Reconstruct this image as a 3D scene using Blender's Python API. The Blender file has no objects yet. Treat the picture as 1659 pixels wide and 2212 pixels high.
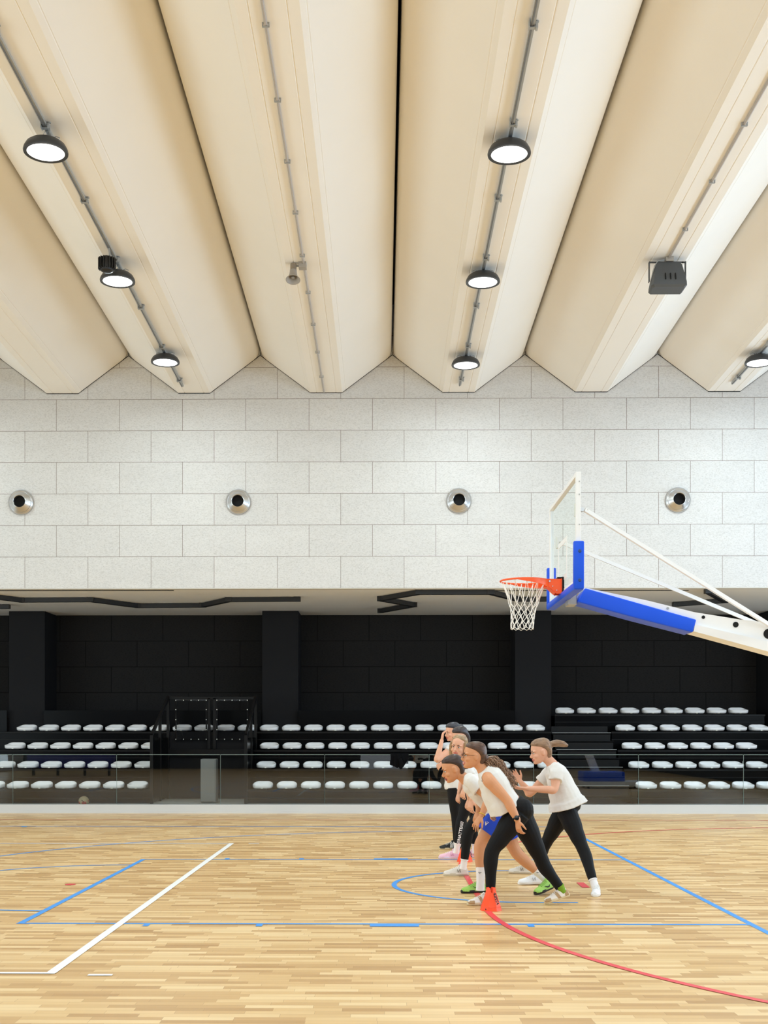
import bpy, bmesh, math, random
from mathutils import Vector, Matrix, noise
random.seed(7)
C = bpy.context.scene.collection
PI = math.pi
# ------------------------------------------------------------------ camera
FPX, CXP, HZ, EYE, YAW = 2580.0, 797.0, 1587.0, 1.51, 0.0118
sc = bpy.context.scene
cam_d = bpy.data.cameras.new('camera'); cam = bpy.data.objects.new('camera', cam_d); C.objects.link(cam)
cam_d.sensor_fit = 'HORIZONTAL'; cam_d.sensor_width = 36.0
cam_d.lens = 36.0*FPX/1659.0
cam_d.shift_x = (829.5-CXP)/1659.0
cam_d.shift_y = (HZ-1106.0)/1659.0
cam_d.clip_end = 200
cam.location = (0, 0, EYE); cam.rotation_euler = (PI/2, 0, YAW)
sc.camera = cam
# ------------------------------------------------------------------ world, exposure
w = bpy.data.worlds.new('world'); sc.world = w; w.use_nodes = True
w.node_tree.nodes['Background'].inputs[0].default_value = (0.85, 0.92, 1.0, 1)
w.node_tree.nodes['Background'].inputs[1].default_value = 1.5
sc.view_settings.view_transform = 'Standard'; sc.view_settings.look = 'None'
sc.view_settings.gamma = 1.0; sc.view_settings.use_curve_mapping = False
sc.view_settings.exposure = -0.57
sc.cycles.use_denoising = True
sc.cycles.max_bounces = 8; sc.cycles.diffuse_bounces = 5; sc.cycles.glossy_bounces = 4
sc.cycles.transparent_max_bounces = 12; sc.cycles.sample_clamp_indirect = 6.0
sc.cycles.caustics_reflective = False; sc.cycles.caustics_refractive = False
# ------------------------------------------------------------------ daylight of the right windows, plus added fill lights
def area(name, loc, rot, sx, sy, power, col, spread=PI):
    d = bpy.data.lights.new(name, 'AREA'); d.shape = 'RECTANGLE'; d.size = sx; d.size_y = sy
    d.energy = power; d.color = col; d.spread = spread
    o = bpy.data.objects.new(name, d); C.objects.link(o); o.location = loc; o.rotation_euler = rot
    return o
XL, XR, YB, YW = -16.0, 11.2, -7.0, 22.9        # left, right, rear wall, upper wall
area('fill_rear', (-2.5, YB+0.6, 5.3), (math.radians(90+17), 0, 0), 24, 3.6, 600, (0.76, 0.915, 1.0))  # added fill behind the viewer, tilted up to brighten ceiling and wall
area('daylight_right', (XR-0.2, 9.0, 5.0), (0, math.radians(90+10), 0), 3.6, 26, 560, (0.30, 0.62, 1.0))
area('fill_right_low', (XR-0.2, 13.0, 3.3), (0, math.radians(90-4), 0), 2.4, 18, 1050, (0.70, 0.87, 1.0))  # added side fill to lift the alcove soffit and the seats
area('fill_left', (XL+0.2, 9.0, 2.6), (0, math.radians(-90-6), 0), 4.4, 25, 1650, (0.71, 0.90, 1.0))  # added side fill in front of a windowless wall
# ------------------------------------------------------------------ pixel helpers (real depth given)
FWD = Vector((-math.sin(YAW), math.cos(YAW), 0)); RGT = Vector((math.cos(YAW), math.sin(YAW), 0))
CAMP = Vector((0, 0, EYE))
def ray(px, py): return FWD + RGT*((px-CXP)/FPX) + Vector((0, 0, 1))*((HZ-py)/FPX)
def W(px, py, Y):
    d = ray(px, py); return CAMP + d*(Y/d.y)
def F(px, py, z=0.0):
    d = ray(px, py); return CAMP + d*((z-EYE)/d.z)
# ------------------------------------------------------------------ materials
def srgb(r, g, b):
    f = lambda c: ((c/255.0)/12.92 if c/255.0 <= 0.04045 else ((c/255.0+0.055)/1.055)**2.4)
    return (f(r), f(g), f(b), 1)
MATS = {}
def mat(name, col, rough=0.6, metal=0.0, spec=0.5, noise_amt=0.0, nscale=20.0, bump=0.0, bscale=60.0, emit=None, coat=0.0):
    if name in MATS: return MATS[name]
    m = bpy.data.materials.new(name); m.use_nodes = True
    nt = m.node_tree; b = nt.nodes['Principled BSDF']
    b.inputs['Base Color'].default_value = col if len(col) == 4 else (*col, 1)
    b.inputs['Roughness'].default_value = rough; b.inputs['Metallic'].default_value = metal
    b.inputs['Specular IOR Level'].default_value = spec; b.inputs['Coat Weight'].default_value = coat
    tc = nt.nodes.new('ShaderNodeTexCoord')
    if noise_amt > 0:
        n = nt.nodes.new('ShaderNodeTexNoise'); n.inputs['Scale'].default_value = nscale; n.inputs['Detail'].default_value = 5
        nt.links.new(tc.outputs['Object'], n.inputs['Vector'])
        mx = nt.nodes.new('ShaderNodeMix'); mx.data_type = 'RGBA'
        c = b.inputs['Base Color'].default_value
        mx.inputs[6].default_value = tuple(max(0, x*(1-noise_amt)) for x in c[:3])+(1,)
        mx.inputs[7].default_value = tuple(min(1, x*(1+noise_amt)) for x in c[:3])+(1,)
        nt.links.new(n.outputs['Fac'], mx.inputs[0]); nt.links.new(mx.outputs[2], b.inputs['Base Color'])
    if bump > 0:
        n2 = nt.nodes.new('ShaderNodeTexNoise'); n2.inputs['Scale'].default_value = bscale; n2.inputs['Detail'].default_value = 4
        nt.links.new(tc.outputs['Object'], n2.inputs['Vector'])
        bp = nt.nodes.new('ShaderNodeBump'); bp.inputs['Strength'].default_value = bump; bp.inputs['Distance'].default_value = 0.01
        nt.links.new(n2.outputs['Fac'], bp.inputs['Height']); nt.links.new(bp.outputs['Normal'], b.inputs['Normal'])
    if emit:
        b.inputs['Emission Color'].default_value = (*emit[0], 1); b.inputs['Emission Strength'].default_value = emit[1]
    MATS[name] = m; return m
def nd(nt, t, **k):
    n = nt.nodes.new(t)
    for a, v in k.items(): setattr(n, a, v)
    return n
def math_n(nt, op, a, b=None):
    n = nt.nodes.new('ShaderNodeMath'); n.operation = op
    for i, v in enumerate((a, b)):
        if v is None: continue
        if isinstance(v, (int, float)): n.inputs[i].default_value = v
        else: nt.links.new(v, n.inputs[i])
    return n.outputs[0]
def panel_mat(name, ca, cb, joint, bw, rh, x0, z0, rough=0.9, speck=(260, 0.5), mortar=0.005, odd=0.5):
    m = bpy.data.materials.new(name); m.use_nodes = True; nt = m.node_tree; b = nt.nodes['Principled BSDF']
    b.inputs['Roughness'].default_value = rough; b.inputs['Specular IOR Level'].default_value = 0.2
    tc = nd(nt, 'ShaderNodeTexCoord'); sp = nd(nt, 'ShaderNodeSeparateXYZ'); nt.links.new(tc.outputs['Object'], sp.inputs[0])
    cb_ = nd(nt, 'ShaderNodeCombineXYZ')
    nt.links.new(math_n(nt, 'SUBTRACT', sp.outputs[0], x0-100*bw), cb_.inputs[0]); nt.links.new(math_n(nt, 'SUBTRACT', sp.outputs[2], z0-100*rh), cb_.inputs[1])
    br = nd(nt, 'ShaderNodeTexBrick'); nt.links.new(cb_.outputs[0], br.inputs['Vector'])
    br.inputs['Scale'].default_value = 1; br.inputs['Brick Width'].default_value = bw; br.inputs['Row Height'].default_value = rh
    br.inputs['Mortar Size'].default_value = mortar; br.inputs['Mortar Smooth'].default_value = 0.1; br.offset = odd
    br.inputs['Color1'].default_value = (0, 0, 0, 1); br.inputs['Color2'].default_value = (1, 1, 1, 1); br.inputs['Mortar'].default_value = (0.5, 0.5, 0.5, 1)
    n = nd(nt, 'ShaderNodeTexNoise'); n.inputs['Scale'].default_value = speck[0]*0.25; n.inputs['Detail'].default_value = 6; n.inputs['Roughness'].default_value = 0.75
    mp = nd(nt, 'ShaderNodeMapping'); mp.inputs['Scale'].default_value = (0.55, 1, 1.5)
    nt.links.new(tc.outputs['Object'], mp.inputs[0]); nt.links.new(mp.outputs[0], n.inputs['Vector'])
    n2 = nd(nt, 'ShaderNodeTexNoise'); n2.inputs['Scale'].default_value = 2.5; n2.inputs['Detail'].default_value = 3
    nt.links.new(mp.outputs[0], n2.inputs['Vector'])
    rp = nd(nt, 'ShaderNodeValToRGB'); nt.links.new(n.outputs['Fac'], rp.inputs[0])
    rp.color_ramp.elements[0].position = 0.34; rp.color_ramp.elements[0].color = cb
    rp.color_ramp.elements[1].position = 0.52; rp.color_ramp.elements[1].color = ca
    mx = nd(nt, 'ShaderNodeMix', data_type='RGBA', blend_type='MULTIPLY'); mx.inputs[0].default_value = 1
    f = math_n(nt, 'ADD', math_n(nt, 'MULTIPLY', br.outputs['Color'], 0.05), math_n(nt, 'MULTIPLY', n2.outputs['Fac'], 0.10))
    f = math_n(nt, 'ADD', f, 0.90)
    cc = nd(nt, 'ShaderNodeCombineColor')
    for i in range(3): nt.links.new(f, cc.inputs[i])
    nt.links.new(rp.outputs[0], mx.inputs[6]); nt.links.new(cc.outputs[0], mx.inputs[7])
    mj = nd(nt, 'ShaderNodeMix', data_type='RGBA'); mj.inputs[7].default_value = joint
    nt.links.new(br.outputs['Fac'], mj.inputs[0]); nt.links.new(mx.outputs[2], mj.inputs[6]); nt.links.new(mj.outputs[2], b.inputs['Base Color'])
    bp = nd(nt, 'ShaderNodeBump'); bp.inputs['Strength'].default_value = 0.35; bp.inputs['Distance'].default_value = 0.004
    nt.links.new(n.outputs['Fac'], bp.inputs['Height']); nt.links.new(bp.outputs['Normal'], b.inputs['Normal'])
    return m
def floor_mat():
    m = bpy.data.materials.new('parquet'); m.use_nodes = True; nt = m.node_tree; b = nt.nodes['Principled BSDF']
    tc = nd(nt, 'ShaderNodeTexCoord'); sp = nd(nt, 'ShaderNodeSeparateXYZ'); nt.links.new(tc.outputs['Object'], sp.inputs[0])
    X = math_n(nt, 'ADD', sp.outputs[0], 50.0); Y = math_n(nt, 'ADD', sp.outputs[1], 50.0)
    row = math_n(nt, 'FLOOR', math_n(nt, 'DIVIDE', Y, 0.071))
    w1 = nd(nt, 'ShaderNodeTexWhiteNoise', noise_dimensions='1D'); nt.links.new(row, w1.inputs['W'])
    u = math_n(nt, 'ADD', math_n(nt, 'DIVIDE', X, 0.38), math_n(nt, 'MULTIPLY', w1.outputs['Value'], 7.3))
    cell = math_n(nt, 'FLOOR', u)
    cv = nd(nt, 'ShaderNodeCombineXYZ'); nt.links.new(row, cv.inputs[0]); nt.links.new(cell, cv.inputs[1])
    w2 = nd(nt, 'ShaderNodeTexWhiteNoise', noise_dimensions='2D'); nt.links.new(cv.outputs[0], w2.inputs['Vector'])
    mp = nd(nt, 'ShaderNodeMapping'); mp.inputs['Scale'].default_value = (0.35, 9, 1); nt.links.new(tc.outputs['Object'], mp.inputs[0])
    n = nd(nt, 'ShaderNodeTexNoise'); n.inputs['Scale'].default_value = 9; n.inputs['Detail'].default_value = 4; nt.links.new(mp.outputs[0], n.inputs['Vector'])
    v = math_n(nt, 'ADD', math_n(nt, 'MULTIPLY', w2.outputs['Value'], 0.74), math_n(nt, 'MULTIPLY', n.outputs['Fac'], 0.26))
    rp = nd(nt, 'ShaderNodeValToRGB'); nt.links.new(v, rp.inputs[0]); e = rp.color_ramp.elements
    e[0].position = 0.05; e[0].color = srgb(184, 140, 88); e[1].position = 0.93; e[1].color = srgb(246, 215, 164)
    e2 = e.new(0.32); e2.color = srgb(211, 169, 113); e3 = e.new(0.6); e3.color = srgb(228, 189, 132)
    # thin seams between the staves
    fy = math_n(nt, 'FRACT', math_n(nt, 'DIVIDE', Y, 0.071)); fu = math_n(nt, 'FRACT', u)
    seam = math_n(nt, 'MAXIMUM', math_n(nt, 'LESS_THAN', fy, 0.03), math_n(nt, 'LESS_THAN', fu, 0.006))
    mx = nd(nt, 'ShaderNodeMix', data_type='RGBA'); mx.inputs[7].default_value = srgb(176, 136, 90)
    nt.links.new(math_n(nt, 'MULTIPLY', seam, 0.7), mx.inputs[0]); nt.links.new(rp.outputs[0], mx.inputs[6]); nt.links.new(mx.outputs[2], b.inputs['Base Color'])
    n3 = nd(nt, 'ShaderNodeTexNoise'); n3.inputs['Scale'].default_value = 1.3; nt.links.new(tc.outputs['Object'], n3.inputs['Vector'])
    nt.links.new(math_n(nt, 'ADD', math_n(nt, 'MULTIPLY', n3.outputs['Fac'], 0.12), 0.27), b.inputs['Roughness'])
    b.inputs['Specular IOR Level'].default_value = 0.45
    bp = nd(nt, 'ShaderNodeBump'); bp.inputs['Strength'].default_value = 0.12; bp.inputs['Distance'].default_value = 0.004
    nt.links.new(n.outputs['Fac'], bp.inputs['Height']); nt.links.new(bp.outputs['Normal'], b.inputs['Normal'])
    return m
def glass_mat(name, tint, refl=0.09, flat=False):
    m = bpy.data.materials.new(name); m.use_nodes = True; nt = m.node_tree; nt.nodes.clear()
    o = nd(nt, 'ShaderNodeOutputMaterial'); t = nd(nt, 'ShaderNodeBsdfTransparent'); g = nd(nt, 'ShaderNodeBsdfGlossy')
    t.inputs[0].default_value = tint; g.inputs['Roughness'].default_value = 0.015; g.inputs[0].default_value = (1, 1, 1, 1)
    fr = nd(nt, 'ShaderNodeFresnel'); fr.inputs[0].default_value = 1.5
    mx = nd(nt, 'ShaderNodeMixShader'); nt.links.new(math_n(nt, 'MINIMUM', math_n(nt, 'ADD', fr.outputs[0], refl-0.04), 1.0), mx.inputs[0])
    if flat:
        for l in list(mx.inputs[0].links): nt.links.remove(l)
        mx.inputs[0].default_value = refl
    nt.links.new(t.outputs[0], mx.inputs[1]); nt.links.new(g.outputs[0], mx.inputs[2]); nt.links.new(mx.outputs[0], o.inputs[0])
    return m
# ------------------------------------------------------------------ mesh builder (world coordinates in, local coordinates out)
class B:
    def __init__(s): s.v = []; s.f = []
    def add(s, vs, fs):
        k = len(s.v); s.v += [Vector(p) for p in vs]; s.f += [tuple(i+k for i in f) for f in fs]; return s
    def box(s, x0, x1, y0, y1, z0, z1, c=0.0):
        if c <= 0:
            vs = [(x, y, z) for z in (z0, z1) for y in (y0, y1) for x in (x0, x1)]
            return s.add(vs, [(0, 2, 3, 1), (4, 5, 7, 6), (0, 1, 5, 4), (2, 6, 7, 3), (0, 4, 6, 2), (1, 3, 7, 5)])
        bm = bmesh.new(); bmesh.ops.create_cube(bm, size=1)
        for v in bm.verts: v.co = Vector(((x0+x1)/2+v.co.x*(x1-x0), (y0+y1)/2+v.co.y*(y1-y0), (z0+z1)/2+v.co.z*(z1-z0)))
        bmesh.ops.bevel(bm, geom=bm.edges[:], offset=c, segments=2, affect='EDGES', profile=0.5)
        bm.verts.ensure_lookup_table(); s.add([v.co.copy() for v in bm.verts], [tuple(v.index for v in f.verts) for f in bm.faces]); bm.free(); return s
    def rings(s, rings, cap=True, close=False):
        n = len(rings[0]); k = len(s.v)
        for r in rings: s.v += [Vector(p) for p in r]
        m = len(rings)
        for i in range(m if close else m-1):
            a = k+i*n; b = k+((i+1) % m)*n
            for j in range(n): s.f.append((a+j, a+(j+1) % n, b+(j+1) % n, b+j))
        if cap and not close:
            s.f.append(tuple(k+j for j in range(n))[::-1]); s.f.append(tuple(k+(m-1)*n+j for j in range(n)))
        return s
    def tube(s, pts, rad, seg=10, cap=True, close=False, round_=False):
        pts = [Vector(p) for p in pts]; n = len(pts)
        rad = [rad]*n if isinstance(rad, (int, float)) else list(rad)
        rr = []; up = None
        if round_ and not close:
            t0 = (pts[0]-pts[1]).normalized(); t1 = (pts[-1]-pts[-2]).normalized()
            P = [pts[0]+t0*rad[0]*q for q in (0.96, 0.7)]+pts+[pts[-1]+t1*rad[-1]*q for q in (0.7, 0.96)]
            R = [rad[0]*0.28, rad[0]*0.71]+rad+[rad[-1]*0.71, rad[-1]*0.28]; pts, rad, n = P, R, len(P)
        for i in range(n):
            a = pts[(i-1) % n] if (close or i > 0) else pts[0]; b = pts[(i+1) % n] if (close or i < n-1) else pts[-1]
            t = (b-a).normalized()
            if up is None:
                up = Vector((0, 0, 1)) if abs(t.z) < 0.9 else Vector((0, 1, 0))
            u = (up-t*up.dot(t)).normalized(); up = u; v = t.cross(u)
            rr.append([pts[i]+(u*math.cos(2*PI*j/seg)+v*math.sin(2*PI*j/seg))*rad[i] for j in range(seg)])
        return s.rings(rr, cap, close)
    def bar(s, p0, p1, w, h, up=(0, 0, 1)):
        p0 = Vector(p0); p1 = Vector(p1); t = (p1-p0).normalized(); up = Vector(up)
        a = t.cross(up).normalized(); b = a.cross(t)
        q = lambda p: [p-a*w/2-b*h/2, p+a*w/2-b*h/2, p+a*w/2+b*h/2, p-a*w/2+b*h/2]
        return s.rings([q(p0), q(p1)])
    def lathe(s, prof, c, axis=(0, 0, 1), seg=32, cap=True):
        c = Vector(c); t = Vector(axis).normalized(); u = t.orthogonal().normalized(); v = t.cross(u)
        return s.rings([[c+t*h+(u*math.cos(2*PI*j/seg)+v*math.sin(2*PI*j/seg))*r for j in range(seg)] for r, h in prof], cap)
    def ell(s, c, r, M=None, seg=16, rg=10):
        c = Vector(c); out = []
        for i in range(1, rg):
            a = PI*i/rg
            out.append([Vector((math.sin(a)*math.cos(2*PI*j/seg)*r[0], math.sin(a)*math.sin(2*PI*j/seg)*r[1], -math.cos(a)*r[2])) for j in range(seg)])
        out = [[c+((M @ p) if M else p) for p in q] for q in out]
        return s.rings(out)
    def prism(s, poly, y0, y1):                       # polygon in XZ, extruded along Y
        return s.rings([[(x, y0, z) for x, z in poly], [(x, y1, z) for x, z in poly]])
    def xf(s, M, start=0):
        for i in range(start, len(s.v)): s.v[i] = M @ s.v[i]
        return s
    def mesh(s, name, off=Vector((0, 0, 0))):
        me = bpy.data.meshes.new(name); me.from_pydata([v-off for v in s.v], [], s.f); me.validate()
        bm = bmesh.new(); bm.from_mesh(me); bmesh.ops.recalc_face_normals(bm, faces=bm.faces[:]); bm.to_mesh(me); bm.free()
        return me
    def build(s, name, m, parent=None, smooth=None, origin=None, remesh=None, sm_it=2):
        off = Vector(parent['_o']) if parent else Vector(origin or (0, 0, 0))
        me = s.mesh(name, off)
        if remesh:
            ob = bpy.data.objects.new('tmp', me); C.objects.link(ob)
            r = ob.modifiers.new('r', 'REMESH'); r.mode = 'VOXEL'; r.voxel_size = remesh; r.use_smooth_shade = True
            if sm_it:
                k = ob.modifiers.new('s', 'SMOOTH'); k.factor = 0.6; k.iterations = sm_it
            dg = bpy.context.evaluated_depsgraph_get(); dg.update()
            me2 = bpy.data.meshes.new_from_object(ob.evaluated_get(dg)); bpy.data.objects.remove(ob); me = me2; smooth = 180
        me.name = name
        me.materials.clear(); me.materials.append(m)
        o = bpy.data.objects.new(name, me); C.objects.link(o)
        if parent: o.parent = parent; o['_o'] = tuple(off)
        else: o.location = off; o['_o'] = tuple(off)
        if smooth:
            for p in me.polygons: p.use_smooth = True
            if smooth < 180: me.set_sharp_from_angle(angle=math.radians(smooth))
        return o
def tag(o, label=None, cat=None, group=None, kind=None):
    if label: o['label'] = label
    if cat: o['category'] = cat
    if group: o['group'] = group
    if kind: o['kind'] = kind
    return o
def thing(name, loc, label, cat, group=None):
    o = bpy.data.objects.new(name, None); C.objects.link(o); o.location = loc; o.empty_display_size = 0.1
    o['_o'] = tuple(loc); return tag(o, label, cat, group)
def copy_tree(o, loc=None, parent=None):
    c = o.copy(); C.objects.link(c); c.parent = parent
    if loc is not None: c.location = loc
    for ch in list(o.children): copy_tree(ch, None, c)
    return c
def put_children_local(root):                         # for things built in local coordinates
    root['_o'] = (0, 0, 0)
ORD = ['first', 'second', 'third', 'fourth', 'fifth', 'sixth', 'seventh', 'eighth', 'ninth', 'tenth', 'eleventh', 'twelfth', 'thirteenth', 'fourteenth', 'fifteenth', 'sixteenth', 'seventeenth', 'eighteenth', 'nineteenth', 'twentieth']
# ================================================================== THE SETTING
def struct(o): o['kind'] = 'structure'; return o
M_FLOOR = floor_mat()
M_WALL = panel_mat('wood_wool_white', srgb(213, 211, 209), srgb(184, 181, 178), srgb(120, 108, 98), 1.2156, 0.605, -1.42, 4.324, mortar=0.004)
M_BLACKP = panel_mat('wood_wool_black', srgb(37, 36, 36), srgb(25, 24, 24), srgb(10, 10, 10), 1.2156, 0.607, -0.33, 4.324, speck=(160, .5), mortar=0.008)
M_CEIL = mat('painted_concrete', srgb(240, 236, 230), 0.75, spec=0.25, noise_amt=0.02, nscale=1.2)
M_WPAINT = mat('white_paint', srgb(225, 222, 216), 0.7, spec=0.3)
M_SOFF = mat('perforated_plasterboard', srgb(250, 249, 247), 0.85, spec=0.2, noise_amt=0.05, nscale=180, bump=0.2, bscale=260)
M_BLK = mat('black_paint', srgb(22, 22, 25), 0.75, spec=0.25)
M_BLKG = mat('black_gloss_steel', srgb(4, 4, 5), 0.2, spec=0.08, bump=0.012, bscale=2.5)
M_BLKM = mat('black_metal', srgb(9, 9, 10), 0.4, spec=0.2)
M_CONC = mat('grey_concrete', srgb(170, 172, 168), 0.6)
M_KERB = mat('kerb_white', srgb(206, 207, 208), 0.22, spec=0.5)
M_DARKGAP = mat('dark_void', srgb(12, 12, 12), 0.9)

fl = B().add([(XL, YB, 0), (XR, YB, 0), (XR, YW+0.05, 0), (XL, YW+0.05, 0)], [(0, 1, 2, 3)])
floor = struct(fl.build('floor', M_FLOOR)); 
# ---- court markings: paint on the floor, children of the floor
M_BLUE = mat('line_blue', srgb(72, 158, 240), 0.35); M_RED = mat('line_red', srgb(236, 78, 84), 0.35); M_WHITE = mat('line_white', srgb(250, 250, 248), 0.35)
LZ = [0.0015]
def line(name, pts, wd, m, label=None, closed=False):
    """painted line: polyline on the floor, constant width"""
    LZ[0] += 0.00012; z = LZ[0]; n = len(pts); L = []; R = []
    for i in range(n):
        a = Vector(pts[max(i-1, 0)]); b = Vector(pts[min(i+1, n-1)]); t = (b-a).normalized(); nn = Vector((-t.y, t.x))
        p = Vector(pts[i]); L.append(p+nn*wd/2); R.append(p-nn*wd/2)
    bb = B(); vs = [(p.x, p.y, z) for p in L]+[(p.x, p.y, z) for p in R]
    bb.add(vs, [(n+i, n+i+1, i+1, i) for i in range(n-1)])
    o = bb.build(name, m, floor)
    if label: o['label'] = label
    return o
def arc(cx, cy, r, a0, a1, n=60): return [(cx+r*math.cos(math.radians(a0+(a1-a0)*i/n)), cy+r*math.sin(math.radians(a0+(a1-a0)*i/n))) for i in range(n+1)]
BX = 2.93; HX, HY = 1.355, 12.0                        # basket line, hoop
line('side_line', [(XL+1, 21.1), (XR-1, 21.1)], 0.05, M_RED, 'thin red side line along the kerb')
line('side_line', [(XL+1, 19.6), (BX, 19.6)], 0.05, M_BLUE, 'thin blue side line')
line('end_line', [(BX, 4.6), (BX, 19.62)], 0.055, M_BLUE, 'blue end line running away on the right')
line('three_point_line', [(BX, 5.28), (HX, 5.28)]+arc(HX, HY, 6.72, 270, 90, 90)+[(BX, 18.72)], 0.05, M_BLUE)
line('lane_line', [(-2.93, 9.52), (BX, 9.52)], 0.05, M_BLUE)
line('lane_line', [(-2.93, 14.42), (BX, 14.42)], 0.05, M_BLUE)
line('free_throw_line', [(-2.90, 9.5), (-2.90, 14.44)], 0.055, M_BLUE)
line('free_throw_circle', arc(-2.93, 12.0, 1.8, 270, 90, 50), 0.045, M_BLUE)
line('no_charge_arc', [(1.75, 10.75), (1.36, 10.75)]+arc(1.36, 12.0, 1.25, 270, 90, 40)+[(1.75, 13.25)], 0.05, M_BLUE)
for px0, px1 in ((309, 322), (553, 567), (799, 905), (1139, 1153)):
    a = F(px0, 1999); b = F(px1, 1999)
    line('lane_mark', [(a.x, 9.44), (b.x, 9.44)], 0.1, M_BLUE)
for px0, px1 in ((485, 495), (646, 656), (808, 881)):
    a = F(px0, 1856); b = F(px1, 1856)
    line('lane_mark', [(a.x, 14.5), (b.x, 14.5)], 0.1, M_BLUE)
line('side_mark', [(-5.88, 19.45), (-5.88, 19.6)], 0.09, M_BLUE); line('side_mark', [(-7.85, 19.05), (-7.85, 19.2)], 0.09, M_BLUE)
line('goal_area_line', arc(6.87, 10.46, 5.98, 270, 180, 60)+arc(6.87, 13.46, 5.98, 180, 95, 60), 0.055, M_RED, 'curved red goal area line')
p = [F(*q) for q in ((1245, 1907), (1261, 1907), (1274, 1918), (1259, 1918))]
line('goalkeeper_mark', [((p[0].x+p[1].x)/2, p[0].y), ((p[2].x+p[3].x)/2, p[2].y)], 0.075, M_RED, 'short red mark beside the runner')
c_ = F(152, 1911)
bb = B(); bb.rings([[(c_.x+0.055*math.cos(a*PI/12), c_.y+0.055*math.sin(a*PI/12), 0.0035) for a in range(24)]], cap=False); bb.f.append(tuple(range(24)))
bb.build('penalty_spot', M_RED, floor)['label'] = 'red round spot'
line('volleyball_end_line', [(-2.10, 7.53), (-2.10, 16.55)], 0.065, M_WHITE, 'thick white line running away from the viewer')
line('volleyball_side_line', [(XL+1, 7.53), (-2.07, 7.53)], 0.05, M_WHITE); line('volleyball_side_line', [(XL+1, 16.5), (-2.07, 16.5)], 0.05, M_WHITE)
a = F(190, 2107); b = F(243, 2107)
line('serve_zone_mark', [(a.x, a.y), (b.x, b.y)], 0.05, M_WHITE); line('serve_zone_mark', [(-1.86, 16.5), (-1.71, 16.5)], 0.05, M_WHITE)
line('back_mark', [(-7.9, 9.52), (-7.9, 14.4)], 0.05, M_BLUE)

# ---- walls
def wall(name, b, m): return struct(b.build(name, m))
ztop = 9.9
wall('wall_front', B().box(XL, XR, YW, YW+0.16, 4.324, ztop), M_WALL)
wall('trim_1', B().box(XL, XR, YW-0.004, YW+0.17, 4.312, 4.3235), M_WPAINT)
wall('wall_back', B().box(XL-4, XR+4, 28.1, 28.3, -0.2, 4.324), M_BLACKP)
wall('ceiling_alcove', B().box(XL-4, XR+4, YW+0.16, 28.3, 4.324, 4.5), M_SOFF)
struct(B().box(XL-4, XR+4, YW+0.1, 28.3, -0.1, 0.12).build('floor_alcove', M_CONC))
kerb = struct(B().box(XL, XR, YW-0.03, YW+0.16, 0.0, 0.17, 0.004).build('trim_2', M_KERB))
struct(B().box(XL, XR, YW-0.036, YW-0.028, 0.0, 0.05).build('baseboard_front', M_KERB))
wall('wall_left', B().box(XL-0.2, XL, YB, YW, 0, ztop), M_WPAINT)
# right wall with a tall window band
wr = B()
wr.box(XR, XR+0.2, YB, YW, 1.9, 3.6).box(XR, XR+0.2, YB, YW, 7.5, ztop)
for y in (YB, -3.0, 3.0, 9.0, 15.0, YW-0.5): wr.box(XR, XR+0.2, y, y+0.5, 3.6, 7.5)
wall('wall_right', wr, M_WPAINT)
wall('wall_right_lower', B().box(XR, XR+0.2, YB, YW, 0, 1.9), M_BLK)
# rear wall: black lower band, glazed doorway, windows above
rw = B(); rw.box(XL, -1.0, YB-0.2, YB, 0, 2.6).box(1.1, XR, YB-0.2, YB, 0, 2.6).box(XL, XR, YB-0.2, YB, 2.6, 3.2)
wall('wall_rear', rw, M_BLK)
rw = B().box(XL, XR, YB-0.2, YB, 7.4, ztop)
for x in (XL, -10, -4, 2, 8, XR-0.6): rw.box(x, x+0.6, YB-0.2, YB, 3.2, 7.4)
wall('wall_rear_upper', rw, M_WPAINT)
# ---- ceiling: precast beams side by side, sloping down gently to the far wall
SL = 0.0264; ZB = 8.07
ceil = struct(B().add([(XL, YB, 10.75), (XR, YB, 10.75), (XR, YW+.16, 9.75), (XL, YW+.16, 9.75)], [(0, 1, 2, 3)]).build('ceiling', M_DARKGAP))
half = 1.2675
prof = [(0, 0.0), (0.175, 0.0), (0.18, 0.006), (0.19, 0.006), (0.195, 0.0), (0.305, 0.0), (0.36, 0.041), (0.365, 0.050), (0.375, 0.052), (0.385, 0.062)]
a0 = Vector((0.385, 0.062)); a1 = Vector((1.14, 0.625))
prof += [tuple(a0.lerp(a1, t)) for t in (0.33, 0.66, 1.0)]
prof += [(1.185, 0.664), (1.215, 0.70), (1.235, 0.745), (1.246, 0.80), (1.25, 0.90), (1.25, 1.2)]
full = [(-x, z) for x, z in reversed(prof[1:])]+prof
def bprof(x0): return [(x0+x, z) for x, z in full]
for k in range(-4, 5):
    xc = 1.446+2.535*(k-1)
    rr = []
    for Y in (YB, YW-0.012):
        dz = SL*(22.9-Y); rr.append([(x, Y, ZB+z+dz) for x, z in bprof(xc)])
    bb = B().rings(rr, cap=True)
    o = bb.build('ceiling_beam', M_CEIL, ceil, smooth=22)
# dark joint lines where the beams meet the wall
jl = B()
for k in range(-4, 5):
    xc = 1.446+2.535*(k-1)
    pl = [(xc-1.262, 0.775), (xc-1.262, 0.715), (xc-0.30, -0.004), (xc+0.30, -0.004), (xc+1.262, 0.715)]
    for i in range(4):
        (x0, z0), (x1, z1) = pl[i], pl[i+1]
        jl.bar((x0, YW-0.008, ZB+z0), (x1, YW-0.008, ZB+z1), 0.012, 0.009, up=(0, 0, 1) if abs(x1-x0) > .01 else (1, 0, 0))
jl.build('joint', M_DARKGAP, ceil)
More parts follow.
